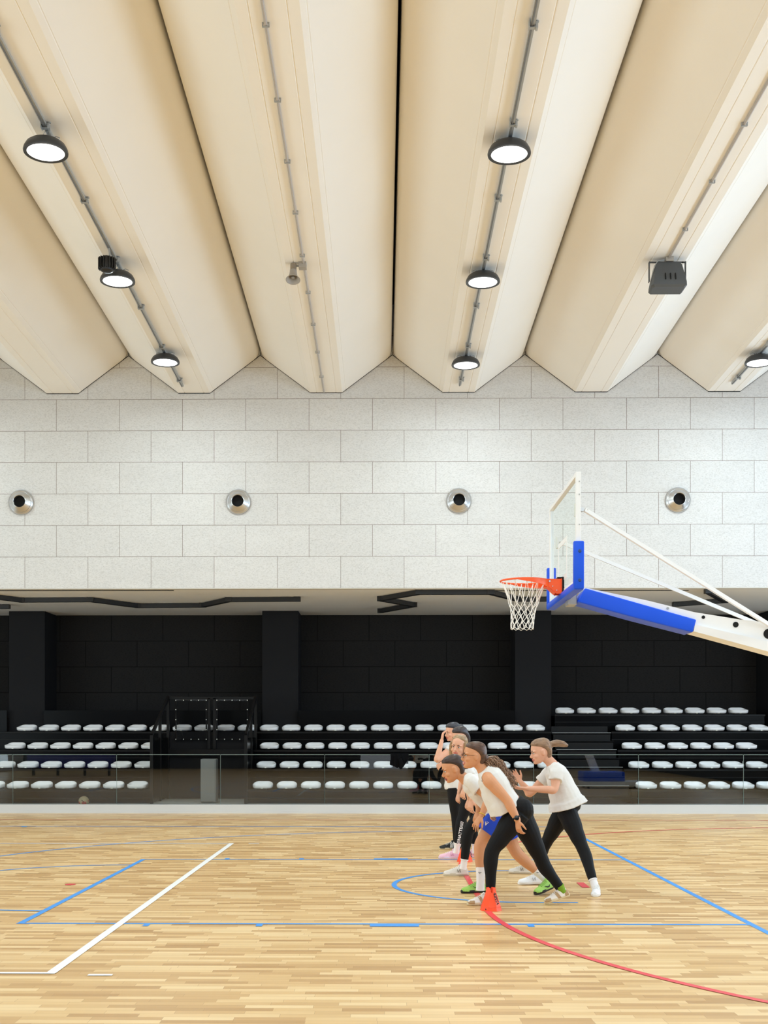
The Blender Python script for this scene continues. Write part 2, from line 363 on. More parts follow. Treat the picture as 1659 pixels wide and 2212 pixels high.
# ---- columns in the alcove
for k, xc in enumerate((-8.52, -2.745, 2.99, 8.74)):
    o = struct(B().box(xc, xc+0.82, 27.1, 28.09, 0.12, 4.322, 0.006).build('column', M_BLK)); 
    B().lathe([(0.012, 0), (0.012, 0.01)], (xc+0.1, 27.1, 2.95), (0, -1, 0), 12).build('screw_cap', M_DARKGAP, o)
# ================================================================== ALCOVE FITTINGS
M_GLASS = glass_mat('balustrade_glass', (0.955, 0.968, 0.962, 1), 0.04)
M_EDGE = mat('glass_edge', srgb(150, 168, 162), 0.2)
M_SEAT = mat('white_plastic', srgb(244, 246, 249), 0.38, spec=0.45)
M_SEATSHADE = mat('white_plastic_shaded', srgb(208, 210, 216), 0.45)  # same white plastic with the dip's shade put into its colour, unused
M_CHROME = mat('brushed_steel', srgb(205, 205, 205), 0.28, metal=1.0)
M_GALV = mat('galvanised_steel', srgb(172, 174, 174), 0.45, metal=0.35)
M_PLEXI = glass_mat('clear_panel', (0.94, 0.94, 0.94, 1), 0.03)
M_BOLT = mat('white_bolt', srgb(235, 235, 225), 0.4)
# glass balustrade: every pane is a thing standing in the kerb
xs = [(x-827)/112.66 for x in range(-656, 2300, 226)]; xs = [x+0.0 for x in [(22+226*i-827)/112.66 for i in range(-3, 10)]]
GP = []
for i in range(len(xs)-1):
    x0, x1 = xs[i]+0.008, xs[i+1]-0.008
    names = {2: 'leftmost, cut by the left edge of the photo', 3: 'in front of the left seats, ball behind it', 4: 'before the left half of the gate', 5: 'before the right half of the gate', 6: 'left of the hanging black jacket', 7: 'with the black jacket hanging over it', 8: 'behind the players and the runner', 9: 'in front of the aisle steps', 10: 'in front of the right seats'}
    t = thing('glass_balustrade', ((x0+x1)/2, YW+0.06, 0.12), 'clear glass pane on the white kerb, '+names.get(i, ('outside the photo, '+ORD[i]+' pane')), 'glass barrier', 'glass panes along the stand')
    B().box(x0, x1, YW+0.05, YW+0.066, 0.12, 1.122).build('pane', M_GLASS, t)
    B().box(x0, x1, YW+0.049, YW+0.067, 1.122, 1.128).box(x0-0.004, x0, YW+0.05, YW+0.066, 0.17, 1.125).build('polished_edge', M_EDGE, t)
# black jacket hanging over the glass
def jacket():
    t = thing('jacket', (0.30, YW+0.058, 0.8), 'black jacket hanging over the top edge of a glass pane', 'jacket')
    M = mat('black_cloth', srgb(12, 12, 14), 0.9, spec=0.08, bump=0.5, bscale=30)
    for side, zb, nm in ((-1, [0.93, 0.915, 0.90, 0.87, 0.88, 0.84, 0.86, 0.90, 0.97, 1.05], 'front_flap'), (1, [0.95]*10, 'back_flap')):
        N = 18; rings = []
        for i in range(N+1):
            u = i/N; x = 0.14+u*0.345; k = u*9; a = int(min(k, 8)); z1 = zb[a]*(1-(k-a))+zb[a+1]*(k-a)
            row_o = []; row_i = []
            for j in range(11):
                v = j/10; z = 1.143-v*(1.143-z1)
                d = 0.012+0.028*v*(0.6+0.4*math.sin(u*17+v*3))+0.01*math.sin(u*29)
                if j == 0: d = 0.0
                yy = YW+0.058+side*(0.008+d)
                row_o.append((x+0.01*math.sin(v*5+u*8), yy+side*0.008, z+(0.006 if j == 0 else 0))); row_i.append((x+0.01*math.sin(v*5+u*8), yy-side*0.004 if j else YW+0.058, z-(0.002 if j == 0 else 0)))
            rings.append(row_o+row_i[::-1])
        B().rings(rings).build(nm, M, t, smooth=60)
    pts = [W(864, 1640, YW+0.0), W(867, 1650, YW-0.03), W(866, 1661, YW-0.03)]
    B().tube(pts, [0.045, 0.04, 0.028], 12).build('sleeve', M, t, smooth=50)
jacket()
# ball behind the glass
bc = Vector((W(181, 1732, 23.1).x, 23.1, 0.22))
tb = thing('ball', (bc.x, bc.y, 0.12), 'cream handball with red patches on the floor behind the glass', 'ball')
mb = bpy.data.materials.new('ball_leather'); mb.use_nodes = True; nt = mb.node_tree; vb = nd(nt, 'ShaderNodeTexVoronoi'); vb.inputs['Scale'].default_value = 11
tcb = nd(nt, 'ShaderNodeTexCoord'); nt.links.new(tcb.outputs['Object'], vb.inputs['Vector']); rb = nd(nt, 'ShaderNodeValToRGB'); rb.color_ramp.interpolation = 'CONSTANT'
nt.links.new(vb.outputs['Color'], rb.inputs[0]); rb.color_ramp.elements[0].color = srgb(205, 95, 85); rb.color_ramp.elements[1].position = 0.3; rb.color_ramp.elements[1].color = srgb(214, 205, 170)
e = rb.color_ramp.elements.new(0.8); e.color = srgb(190, 195, 165); nt.links.new(rb.outputs[0], nt.nodes['Principled BSDF'].inputs['Base Color'])
B().ell(bc, (0.1, 0.1, 0.1), seg=32, rg=20).build('ball_cover', mb, tb, smooth=180)
B().bar(bc+Vector((-0.018, -0.096, 0.03)), bc+Vector((0.03, -0.094, -0.02)), 0.012, 0.008, up=(0, 1, 0)).build('valve_stripe', M_DARKGAP, tb)
# ---- seating stands
ROWY = [24.1, 24.8, 25.5, 26.2, 26.9]; SZ = [0.43, 0.825, 1.215, 1.605, 1.995]
def stand(name, x0, x1, rows, label, back=True, aisle=None):
    t = thing(name, ((x0+x1)/2, 24.0, 0.12), label, 'seating stand')
    for r in rows:
        yf = ROWY[r]-0.02; xx0 = x0
        if aisle and r < 4: xx0 = aisle
        B().box(xx0, x1, yf, ROWY[r]+0.68, 0.12, SZ[r]-0.055, 0.004).build('riser', M_BLKG, t)
        B().box(xx0-0.01, x1+0.01, yf-0.03, ROWY[r]+0.0, SZ[r]-0.07, SZ[r]-0.03, 0.004).build('nosing', M_BLKM, t)
        B().box(xx0, x1, yf-0.012, yf-0.002, SZ[r]-0.21, SZ[r]-0.195).build('trim_strip', M_BLKM, t)
    if back:
        for a_, b_ in ((x0, -8.53), (-7.69, -2.755), (-1.915, 2.98)): B().box(a_, b_, 26.98, 27.02, 1.54, 2.06).build('back_panel', M_BLKG, t)
    return t
LSt = stand('seating_stand', -9.9, -4.72, (0, 1, 2), 'glossy black stepped seating stand left of the stair gate', False)
MSt = stand('seating_stand', -2.75, 3.68, (0, 1, 2), 'glossy black stepped seating stand in the middle, behind the jacket', False)
RSt = stand('seating_stand', 5.0, 8.55, (0, 1, 2, 3), 'glossy black stepped seating stand on the right, beside the aisle steps', False)
R5 = stand('seating_platform', 3.86, 8.55, (4,), 'topmost black platform on the right carrying the highest seat row', False)
TSt = stand('seating_platform', -9.9, 3.68, (3,), 'long black top platform carrying the upper seat row', True)
# aisle steps
st = thing('aisle_steps', (4.4, 24.1, 0.12), 'black aisle steps up between the middle and right seats', 'steps')
zs = 0.12; n = 8
for i in range(n):
    z1 = 0.12+(i+1)*0.179; yf = 23.9+i*0.325
    B().box(3.7, 4.98, yf, yf+0.33 if i < n-1 else 26.86, z1-0.05, z1, 0.004).build('tread', M_BLKG, st)
    B().box(3.72, 4.96, yf+0.28, yf+0.31, z1-0.05, z1+0.14).build('kick_plate', M_BLKM, st)
    B().box(3.7, 4.98, yf-0.006, yf+0.02, z1-0.006, z1+0.003).build('nosing', M_GALV if i % 2 else M_BLKM, st)
# ---- seats
def make_seat():
    root = thing('stadium_seat', (0, 0, 0), 'x', 'seat', 'white stadium seats on the stand')
    def ring(z, hx, hy, e=3.6, rim=0.0, n=48):
        out = []
        for j in range(n):
            a = 2*PI*j/n; c, s_ = math.cos(a), math.sin(a)
            x = hx*math.copysign(abs(c)**(2/e), c); y = hy*math.copysign(abs(s_)**(2/e), s_)
            u = min(1, max(0, (y+0.10)/0.29)); u = u*u*(3-2*u); q_ = abs(x)/0.2
            top = 0.070+0.014*q_**2+u*(0.068-0.050*q_**4)
            out.append((x, y, z*(1-rim)+(top+z)*rim))
        return out
    rr = [ring(0, .13, .13), ring(0.0, .172, .165), ring(.008, .188, .18), ring(.028, .2, .19), ring(-.014, .203, .192, rim=1), ring(-.003, .200, .188, rim=1), ring(0, .193, .18, rim=1),
          ring(-.004, .184, .170, rim=1), ring(-.020, .176, .158, rim=.9), ring(.040, .15, .12), ring(.036, .10, .08), ring(.035, .04, .04)]
    B().rings(rr).build('seat_shell', M_SEAT, root, smooth=180)
    B().box(-0.021, 0.021, -0.192, -0.178, 0.0, 0.013).build('number_tab', M_BOLT, root)
    B().box(-0.09, 0.09, -0.05, 0.12, -0.028, 0.004).build('bracket', M_BLKM, root)
    return root
proto = make_seat(); used = False
def place_seat(x, r, label):
    global used
    if not used: o = proto; used = True
    else: o = copy_tree(proto)
    o.location = (x, ROWY[r]+0.115, SZ[r]-0.008); o['label'] = label
RN = ['front', 'second', 'third', 'fourth', 'top']
P = 0.4885
for r in range(3):
    for i in range(7): place_seat(-4.985-i*P, r, f'white plastic seat, {RN[r]} row of left stand, {ORD[i]} from the stair gate')
    for i in range(13): place_seat(-2.44+i*P, r, f'white plastic seat, {RN[r]} row of middle stand, {ORD[i]} from the stair gate')
for i in range(13): place_seat(-2.51+i*P, 3, f'white plastic seat, upper row of middle stand, {ORD[i]} right of the stair gate')
for i in range(4): place_seat(-4.43+i*0.477, 3, f'white plastic seat seen through the stair gate guard, {ORD[i]} from the left')
for i in range(7): place_seat(-4.94-i*P, 3, f'white plastic seat, upper row of left stand, {ORD[i]} from the stair gate')
for r in range(4):
    for i in range(6 if r else 6): place_seat(5.32+i*P, r, f'white plastic seat, {RN[r]} row of right stand, {ORD[i]} from the aisle steps')
place_seat(5.32+6*P, 3, 'white plastic seat, fourth row of right stand, at the right photo edge')
for i in range(9): place_seat(4.10+i*0.4877, 4, f'white plastic seat, highest row under the black wall, {ORD[i]} from the left')
# ---- stair gate (guard rail around the entrance under the stand)
g = thing('stair_guard', (-3.7, 24.9, 0.12), 'black guard railing with clear bolted panels around the stand entrance', 'railing')
gx0, gx1 = -4.66, -2.76
for x in (gx0, gx1):
    B().bar((x, 24.0, 1.50), (x, 25.85, 2.32), 0.05, 0.07).build('sloping_rail', M_BLKM, g)
    for y in (24.0, 24.9, 25.85):
        z = 1.50+(y-24.0)*0.443
        B().box(x-0.03, x+0.03, y-0.03, y+0.03, 0.12, z).build('post', M_BLKM, g)
    B().box(x-0.008, x+0.008, 24.0, 25.85, 0.14, 1.45).build('side_sheet', M_BLKG, g)
mid = (gx0+gx1)/2
B().box(gx0, gx1, 25.82, 25.88, 2.28, 2.33).build('top_rail', M_BLKM, g)
B().box(mid-0.09, mid-0.03, 25.82, 25.88, 1.2, 2.3).box(mid+0.03, mid+0.09, 25.82, 25.88, 1.2, 2.3).build('middle_post', M_BLKM, g)
B().box(gx0, gx1, 25.80, 25.9, 1.05, 1.19).build('lintel', M_BLKM, g)
B().box(gx0, gx1, 25.9, 25.94, 0.12, 1.57).build('back_sheet', M_BLK, g)
for a, b_ in ((-4.50, mid-0.10), (mid+0.10, -2.92)):
    z0, z1 = 1.40, 2.27
    B().box(a, b_, 25.80, 25.808, z0, z1).build('clear_panel', M_PLEXI, g)
    B().box(a, a+0.03, 25.81, 25.83, z0, z1).box(b_-0.03, b_, 25.81, 25.83, z0, z1).box(a, b_, 25.81, 25.83, z0, z0+0.02).box(a, b_, 25.81, 25.83, z1-0.03, z1).build('panel_frame', M_BLKM, g)
    bl = []
    for i in range(5): bl += [(a+0.015+(b_-a-0.03)*i/4, z0+0.01), (a+0.015+(b_-a-0.03)*i/4, z1-0.015)]
    for i in range(1, 4): bl += [(a+0.015, z0+(z1-z0)*i/4), (b_-0.015, z0+(z1-z0)*i/4)]
    for x, z in bl: B().lathe([(0.011, 0), (0.011, 0.006), (0.006, 0.01)], (x, 25.80, z), (0, -1, 0), 10).build('bolt', M_BOLT, g)
mt = thing('crash_mat', (-11.5, 2.0, 0), 'dark blue padded crash mat standing to the left of the viewer, mirrored in the glass', 'sports mat')
B().box(-13.1, -9.9, 1.8, 2.15, 0.28, 1.45, 0.03).build('cover', mat('navy_vinyl', srgb(40, 44, 130), 0.5), mt)
for x in (-12.9, -12.0, -11.0, -10.1): B().box(x-0.02, x+0.02, 1.85, 2.1, 0, 0.28).build('leg', M_BLKM, mt)
# grey cabinet standing in the entrance
gc = thing('equipment_locker', (-3.53, 24.25, 0.12), 'tall narrow grey box standing in the entrance under the stair guard', 'cabinet')
B().box(-3.70, -3.38, 24.15, 24.45, 0.13, 1.02, 0.02).build('body', mat('grey_laminate', srgb(104, 106, 104), 0.6), gc)
B().box(-3.69, -3.41, 24.14, 24.15, 0.16, 1.0).build('door', mat('grey_laminate_door', srgb(116, 118, 116), 0.55), gc)
# ---- black linear lights on the alcove ceiling
M_TRK = mat('black_aluminium', srgb(24, 24, 25), 0.45)
def track(pts, label):
    P3 = [F(px, py, 4.27) for px, py in pts]; P3 = [Vector((p.x, p.y, 4.272)) for p in P3]
    cpt = sum(P3, Vector())/len(P3)
    t = thing('linear_light', (cpt.x, cpt.y, 4.324), label, 'ceiling light', 'black zigzag ceiling lights')
    for i in range(len(P3)-1):
        d = (P3[i+1]-P3[i]).normalized()
        B().bar(P3[i]-d*0.03, P3[i+1]+d*0.03, 0.11, 0.085).build('light_profile', M_TRK, t)
    for p in P3: B().box(p.x-0.07, p.x+0.07, p.y-0.07, p.y+0.07, 4.232, 4.321).build('corner_joint', M_TRK, t)
track([(-60, 1284), (47, 1297), (196, 1296), (297, 1309), (438, 1308), (494, 1296), (642, 1295)], 'long black zigzag ceiling light above the left and middle seats')
track([(822, 1320), (894, 1307), (822, 1294), (905, 1280), (1060, 1280), (1120, 1295), (1235, 1295)], 'black zigzag ceiling light bending behind the basketball net')
track([(1460, 1306), (1566, 1298), (1530, 1278)], 'short black ceiling light behind the white backboard struts')
track([(-90, 1311), (14, 1311)], 'black ceiling light at the left photo edge')
for a, b_ in ((-60, 376), (1026, 1486)):
    p0, p1 = F(a, 1275.5, 4.324), F(b_, 1275.5, 4.324)
    struct(B().box(p0.x, p1.x, p0.y-0.03, p0.y+0.04, 4.316, 4.326).build('trim_3', M_DARKGAP))
# ---- wall nozzles
ZN = W(991, 1084, YW).z
nz = None
names = ['cut close to the left photo edge', 'above the left seats, second from the left', 'left of the backboard', 'right of the backboard']
for i, (px, py) in enumerate(((46, 1085.5), (515, 1084.5), (991, 1082), (1464, 1080.5))):
    c = W(px, py, YW)
    if nz is None:
        nz = thing('air_nozzle', (0, 0, 0), 'x', 'air vent', 'round steel air nozzles on the upper wall')
        B().lathe([(0.19, -0.0), (0.235, 0.0), (0.243, 0.012), (0.238, 0.03), (0.205, 0.055), (0.195, 0.05), (0.19, 0.0)], (0, 0, 0), (0, -1, 0), 64, cap=False).build('outer_ring', M_CHROME, nz, smooth=50)
        B().lathe([(0.192, 0.03), (0.196, 0.055), (0.18, 0.07), (0.125, 0.135), (0.118, 0.14), (0.112, 0.135), (0.11, 0.05)], (0, 0, 0), (0, -1, 0), 64, cap=False).build('nozzle_cone', M_CHROME, nz, smooth=40)
        B().lathe([(0.0, 0.03), (0.112, 0.03), (0.1125, 0.128)], (0, 0, 0), (0, -1, 0), 48, cap=False).build('dark_opening', M_DARKGAP, nz)
        o = nz
    else: o = copy_tree(nz)
    o.location = (c.x, YW, c.z); o['label'] = 'round brushed steel air nozzle, '+names[i]
# ---- ceiling tracks, lamps
def cz(Y): return ZB+SL*(22.9-Y)
M_LAMPB = mat('lamp_black', srgb(52, 54, 57), 0.4, spec=0.5)
M_LAMPE = mat('lamp_diffuser', (1, 1, 1, 1), 0.5, emit=((1.0, 0.99, 0.97), 7.0))
def rail(x, y0, y1, label, wd=0.045):
    yc = (y0+y1)/2
    t = thing('lighting_track', (x, yc, cz(yc)), label, 'ceiling rail', 'cable rails under the ceiling beams')
    B().bar((x, y0, cz(y0)-0.036), (x, y1, cz(y1)-0.036), wd, 0.03).build('rail', M_GALV, t)
    B().bar((x-0.008, y0, cz(y0)-0.056), (x-0.008, y1, cz(y1)-0.056), 0.014, 0.010).build('cable', mat('grey_cable', srgb(110, 112, 114), 0.6), t)
    y = y1-0.35
    while y > y0:
        b = B(); z = cz(y)
        b.tube([(x+0.045, y, z), (x+0.045, y, z-0.06)], 0.006, 8); b.box(x-0.035, x+0.05, y-0.02, y+0.02, z-0.072, z-0.064); b.box(x+0.03, x+0.05, y-0.03, y+0.03, z-0.08, z-0.02); b.box(x-0.04, x-0.03, y-0.06, y+0.02, z-0.08, z-0.01)
        b.lathe([(0.018, 0), (0.018, -0.01)], (x+0.045, y, z-0.001), seg=12)
        b.build('bracket', M_GALV, t); y -= 1.75
    return t
rail(-3.76, -2, 22.35, 'galvanised cable rail carrying the left row of round lamps')
rail(1.437, -2, 22.35, 'galvanised cable rail carrying the middle row of round lamps')
rail(6.50, -2, 22.3, 'galvanised cable rail carrying the lamp at the right photo edge')
def make_lamp():
    t = thing('highbay_lamp', (0, 0, 0), 'x', 'ceiling lamp', 'round lamps hanging from the cable rails')
    # z = 0 is the bottom face
    B().lathe([(0.205, 0.0), (0.243, -0.004), (0.247, 0.012), (0.24, 0.04), (0.215, 0.085), (0.175, 0.115), (0.15, 0.12), (0.0, 0.12)], (0, 0, 0), seg=64, cap=False).build('housing', M_LAMPB, t, smooth=35)
    B().lathe([(0.206, 0.004), (0.16, 0.0), (0.0, 0.0)], (0, 0, 0), seg=48, cap=False).build('diffuser', M_LAMPE, t, smooth=60)
    fb = B()
    for i in range(-5, 6):
        h = math.sqrt(max(0.0, 0.13**2-(i*0.025)**2)); fb.box(i*0.025-0.004, i*0.025+0.004, -h, h, 0.11, 0.137)
    fb.build('heat_sink', M_LAMPB, t)
    cb = B()
    for s_ in (-1, 1):
        cb.tube([(s_*0.13, 0, 0.12), (s_*0.155, 0, 0.165), (s_*0.11, 0.01, 0.185), (s_*0.06, 0.01, 0.16), (s_*0.04, 0, 0.135)], 0.005, 8)
    cb.build('power_cable', M_GALV, t)
    B().box(-0.04, 0.04, 0.03, 0.05, 0.118, 0.15).build('hanger', M_GALV, t)
    d = bpy.data.lights.new('lamp_light', 'AREA'); d.shape = 'DISK'; d.size = 0.4; d.energy = 102; d.color = (0.77, 0.93, 1.0)
    lo = bpy.data.objects.new('lamp_light', d); C.objects.link(lo); lo.parent = t; lo.location = (0, 0, -0.012)
    return t
lp = None; CHN = []
for px, py, X, nm in ((1006, 774, 1.437, 'middle row, nearest the wall'), (1043, 596, 1.437, 'middle row, between two others'), (1100, 315, 1.437, 'middle row, largest and highest in the photo'),
                  (357, 780, -3.76, 'left row, nearest the wall'), (254, 604, -3.76, 'left row, with a black finned fixture beside it'), (99, 324, -3.76, 'left row, largest, near the left photo edge'),
                  (1640, 778, 6.5, 'cut by the right photo edge'), (None, 10.1, 1.437, 'middle row, above the photo'), (None, 6.6, 1.437, 'middle row, overhead'), (None, 10.1, -3.76, 'left row, above the photo'),
                  (None, 6.6, -3.76, 'left row, overhead'), (None, 17.3, 6.5, 'right row, outside the photo'), (None, 13.7, 6.5, 'right row, further outside the photo'), (None, 10.1, 6.5, 'right row, overhead'), (None, 20.7, -8.85, 'far left row, outside the photo'), (None, 13.7, -8.85, 'far left row, further from the wall'), (None, 3.0, 1.437, 'middle row, behind the viewer'), (None, 3.0, -3.76, 'left row, behind the viewer')):
    if px is not None:
        lo_, hi_ = 5.0, 22.5                        # find the depth where the ray passes X
        for _ in range(40):
            md = (lo_+hi_)/2
            if abs(W(px, py, md).x) < abs(X): lo_ = md
            else: hi_ = md
        Y = lo_
        c = W(px, py, Y)
        z = min(c.z-0.03, cz(Y)-0.20)
    else: Y = py; z = cz(Y)-0.22
    if lp is None: lp = make_lamp(); o = lp
    else: o = copy_tree(lp)
    o.location = (X, Y, z); o['label'] = 'round black high bay lamp, lit, '+nm
    o['_o'] = (0, 0, 0); top = cz(Y)-0.045-z; ch = B()
    for i_ in range(max(2, int((top-0.14)/0.03))):
        zz = 0.14+(i_+0.5)*(top-0.14)/max(2, int((top-0.14)/0.03)); h_ = 0.6*(top-0.14)/max(2, int((top-0.14)/0.03))
        ch.bar((0.0, 0.04, zz-h_), (0.0, 0.04, zz+h_), 0.010 if i_ % 2 else 0.005, 0.005 if i_ % 2 else 0.010, up=(0, 1, 0))
    for s_ in (-1, 1): ch.tube([(s_*0.10, 0.04, 0.11), (s_*0.02, 0.04, top-0.02), (0, 0.04, top)], 0.003, 6)
    CHN.append((o, ch))
for o_, ch in CHN: ch.build('suspension_chain', M_GALV, o_)
# ---- conduits
def conduit(x, y0, y1, label):
    yc = (y0+y1)/2
    t = thing('cable_conduit', (x, yc, cz(yc)), label, 'conduit')
    B().tube([(x, y0, cz(y0)-0.02), (x, y1, cz(y1)-0.02)], 0.016, 10).build('pipe', mat('grey_pvc', srgb(178, 172, 168), 0.5), t, smooth=60)
    y = y1-0.9
    while y > y0:
        z = cz(y); B().box(x-0.035, x+0.035, y-0.012, y+0.012, z-0.042, z-0.036).box(x-0.036, x-0.026, y-0.012, y+0.012, z-0.04, z).box(x+0.026, x+0.036, y-0.012, y+0.012, z-0.04, z).build('pipe_clip', M_GALV, t); y -= 1.3
    return t
conduit(-1.13, -2, 22.8, 'thin grey conduit pipe running to the horn speaker'); conduit(4.02, -2, 16.84, 'thin grey conduit pipe running to the black speaker')
# horn loudspeaker
M_HORN = mat('grey_horn', srgb(165, 158, 150), 0.55)
hy = 17.0; hc = W(633, 590, hy)
h = thing('horn_speaker', (-1.22, hy, cz(hy)), 'small grey horn loudspeaker pointing down from the ceiling', 'loudspeaker')
B().box(-1.20, -1.09, hy-0.06, hy+0.06, cz(hy)-0.08, cz(hy)-0.0, 0.006).build('junction_box', mat('grey_plastic', srgb(168, 160, 150), 0.5), h)
B().tube([(-1.19, hy, cz(hy)-0.04), (-1.27, hy-0.02, cz(hy)-0.05)], 0.014, 8).build('arm', M_GALV, h)
ax = Vector((0.0, -0.35, -1)).normalized(); c0 = Vector((-1.275, hy-0.01, cz(hy)-0.02))
B().lathe([(0.03, 0), (0.045, 0.005), (0.045, 0.10), (0.05, 0.11)], c0, ax, 24).build('driver', mat('horn_driver', srgb(150, 136, 118), 0.6), h, smooth=40)
B().lathe([(0.045, 0.105), (0.05, 0.12), (0.055, 0.18), (0.072, 0.235), (0.10, 0.265), (0.104, 0.27), (0.098, 0.272), (0.07, 0.242), (0.05, 0.18), (0.03, 0.13)], c0, ax, 40).build('bell', M_HORN, h, smooth=50)
B().lathe([(0.02, 0.15), (0.028, 0.2), (0.024, 0.235)], c0, ax, 20).build('inner_horn', mat('horn_inner', srgb(140, 142, 145), 0.5), h, smooth=50)
# black speaker
sy = 16.9; s0 = W(1442, 592, sy); zc_ = cz(sy)
sp = thing('wall_speaker', (s0.x, sy, zc_), 'dark grey loudspeaker box in a bracket under the right ceiling beam', 'loudspeaker')
M_SPK = mat('speaker_grey', srgb(74, 77, 80), 0.55, bump=0.1, bscale=200)
x0 = s0.x; zt = zc_-0.09; zb_ = W(1442, 628, sy).z
rings = []
for t_, sx, yy0, yy1 in ((0, 0.155, -0.10, 0.12), (0.12, 0.185, -0.13, 0.13), (0.45, 0.21, -0.16, 0.14), (0.8, 0.235, -0.19, 0.15), (0.93, 0.238, -0.185, 0.15), (1.0, 0.21, -0.15, 0.14)):
    z = zt+(zb_-zt)*t_; rings.append([(x0-sx+0.02*0, sy+yy0, z), (x0+sx*0.93, sy+yy0, z), (x0+sx, sy+yy0+0.04, z), (x0+sx, sy+yy1, z), (x0-sx, sy+yy1, z), (x0-sx-0.02, sy+yy0+0.05, z)])
B().rings(rings).build('cabinet', M_SPK, sp, smooth=30)
for i, xx in enumerate((-0.07, 0.0, 0.07)):
    B().bar((x0+xx, sy-0.17, zt+(zb_-zt)*0.5), (x0+xx, sy-0.192, zt+(zb_-zt)*0.75), 0.012, 0.02, up=(0, 1, 0)).build('port_slot', M_DARKGAP, sp)
B().box(x0-0.26, x0+0.22, sy-0.02, sy+0.02, zt+0.03, zt+0.04).box(x0-0.265, x0-0.255, sy-0.03, sy+0.03, zb_+0.12, zt+0.04).box(x0+0.245, x0+0.255, sy-0.03, sy+0.03, zb_+0.12, zt+0.04).box(x0+0.2, x0+0.25, sy-0.02, sy+0.02, zt+0.03, zt+0.04).build('bracket', M_SPK, sp)
B().box(x0-0.04, x0+0.07, sy-0.09, sy+0.02, zt+0.02, zc_, 0.008).build('junction_box', mat('grey_plastic', srgb(168, 160, 150), 0.5), sp)
B().tube([(x0-0.05, sy-0.05, zt+0.05), (x0-0.16, sy-0.08, zt+0.02), (x0-0.22, sy-0.12, zt-0.10), (x0-0.25, sy-0.06, zt-0.24)], 0.008, 8).build('cable', M_GALV, sp, smooth=60)
# black finned fixture beside lamp
fy_ = 16.35; f0 = W(231, 571, fy_)
ff = thing('finned_fixture', (f0.x, fy_, cz(fy_)), 'black round finned ceiling fixture behind a lamp of the left row', 'ceiling fixture')
fb = B().lathe([(0.04, 0.10), (0.075, 0.095), (0.095, 0.05), (0.1, -0.02), (0.085, -0.09), (0.05, -0.11)], (f0.x, fy_, f0.z), seg=24)
fb.build('body', M_TRK, ff, smooth=40)
fb = B()
for i in range(18):
    a = 2*PI*i/18; c, s_ = math.cos(a), math.sin(a)
    fb.bar((f0.x+c*0.105, fy_+s_*0.105, f0.z-0.07), (f0.x+c*0.105, fy_+s_*0.105, f0.z+0.08), 0.012, 0.03, up=(c, s_, 0))
fb.build('cooling_fins', M_TRK, ff)
B().bar((f0.x+0.05, fy_, f0.z+0.05), (-3.76, fy_, cz(fy_)-0.06), 0.03, 0.02).build('arm', M_GALV, ff)
# ================================================================== BASKETBALL GOAL
M_BPAD = mat('blue_padding', srgb(6, 82, 226), 0.42, spec=0.4, bump=0.15, bscale=6)
M_GW = mat('goal_white', srgb(240, 240, 240), 0.35)
M_ORG = mat('rim_orange', srgb(250, 92, 28), 0.4)
M_BG = glass_mat('backboard_glass', (0.965, 0.985, 0.972, 1), 0.035, flat=True)
M_NET = mat('net_white', srgb(245, 243, 238), 0.8)
M_PAINTW = mat('board_line_white', srgb(240, 242, 242), 0.5)
goal = thing('basketball_goal', (5.6, 12.0, 0.0), 'basketball goal with glass backboard, blue padding and long white boom', 'basketball hoop')
XB = 1.79; y0, y1 = 11.1, 12.9; zb0, zb1 = 2.90, 3.95
gl = B().box(XB+0.012, XB+0.024, y0+0.02, y1-0.02, zb0+0.02, zb1-0.02).build('backboard', M_BG, goal)
# white frame all round + painted target box on the glass
fr = B()
fr.box(XB, XB+0.045, y0, y0+0.045, zb0, zb1, .003).box(XB, XB+0.045, y1-0.045, y1, zb0, zb1, .003).box(XB, XB+0.045, y0+.045, y1-.045, zb1-0.04, zb1, .003).box(XB, XB+0.045, y0+.045, y1-.045, zb0, zb0+0.04, .003)
fr.build('frame', M_GW, gl)
ln = B(); xg = XB+0.008
def lb(a, b_, c, d): ln.box(xg, xg+0.004, a, b_, c, d)
lb(11.705, 12.295, 3.41, 3.46); lb(11.705, 12.295, 3.05, 3.10); lb(11.705, 11.755, 3.10, 3.41); lb(12.245, 12.295, 3.10, 3.41)
lb(11.145, 12.855, zb0+0.04, zb0+0.065)
lb(11.145, 11.17, zb0+0.065, zb1-0.04); lb(12.83, 12.855, zb0+0.065, zb1-0.04)
ln.build('target_marking', M_PAINTW, gl)
pd = B()
pd.box(XB-0.025, XB+0.072, y0-0.03, y0+0.035, 2.86, 3.305, 0.012).box(XB-0.025, XB+0.072, y1-0.035, y1+0.03, 2.86, 3.305, 0.012).box(XB-0.023, XB+0.070, y0-0.022, y1+0.022, 2.853, 2.925, 0.012)
pd.build('edge_padding', M_BPAD, goal, smooth=40)
bt = B()
for z in (3.21, 2.94): bt.lathe([(0.013, 0), (0.016, 0.003), (0.01, 0.008)], (XB+0.03, y0-0.029, z), (0, -1, 0), 16)
bt.build('padding_bolt', mat('bolt_dark', srgb(20, 60, 120), 0.4), goal)
bt = B()
for z in (3.74, 3.46, 3.86): bt.lathe([(0.006, 0), (0.006, 0.003)], (XB+0.03, y0-0.0005, z), (0, -1, 0), 10)
bt.build('frame_bolt', M_GALV, goal)
# rim
RX = XB-0.375; RZ = 3.05
rim = B().tube([(RX+0.235*math.cos(a*PI/36), 12+0.235*math.sin(a*PI/36), RZ) for a in range(72)], 0.0095, 10, close=True)
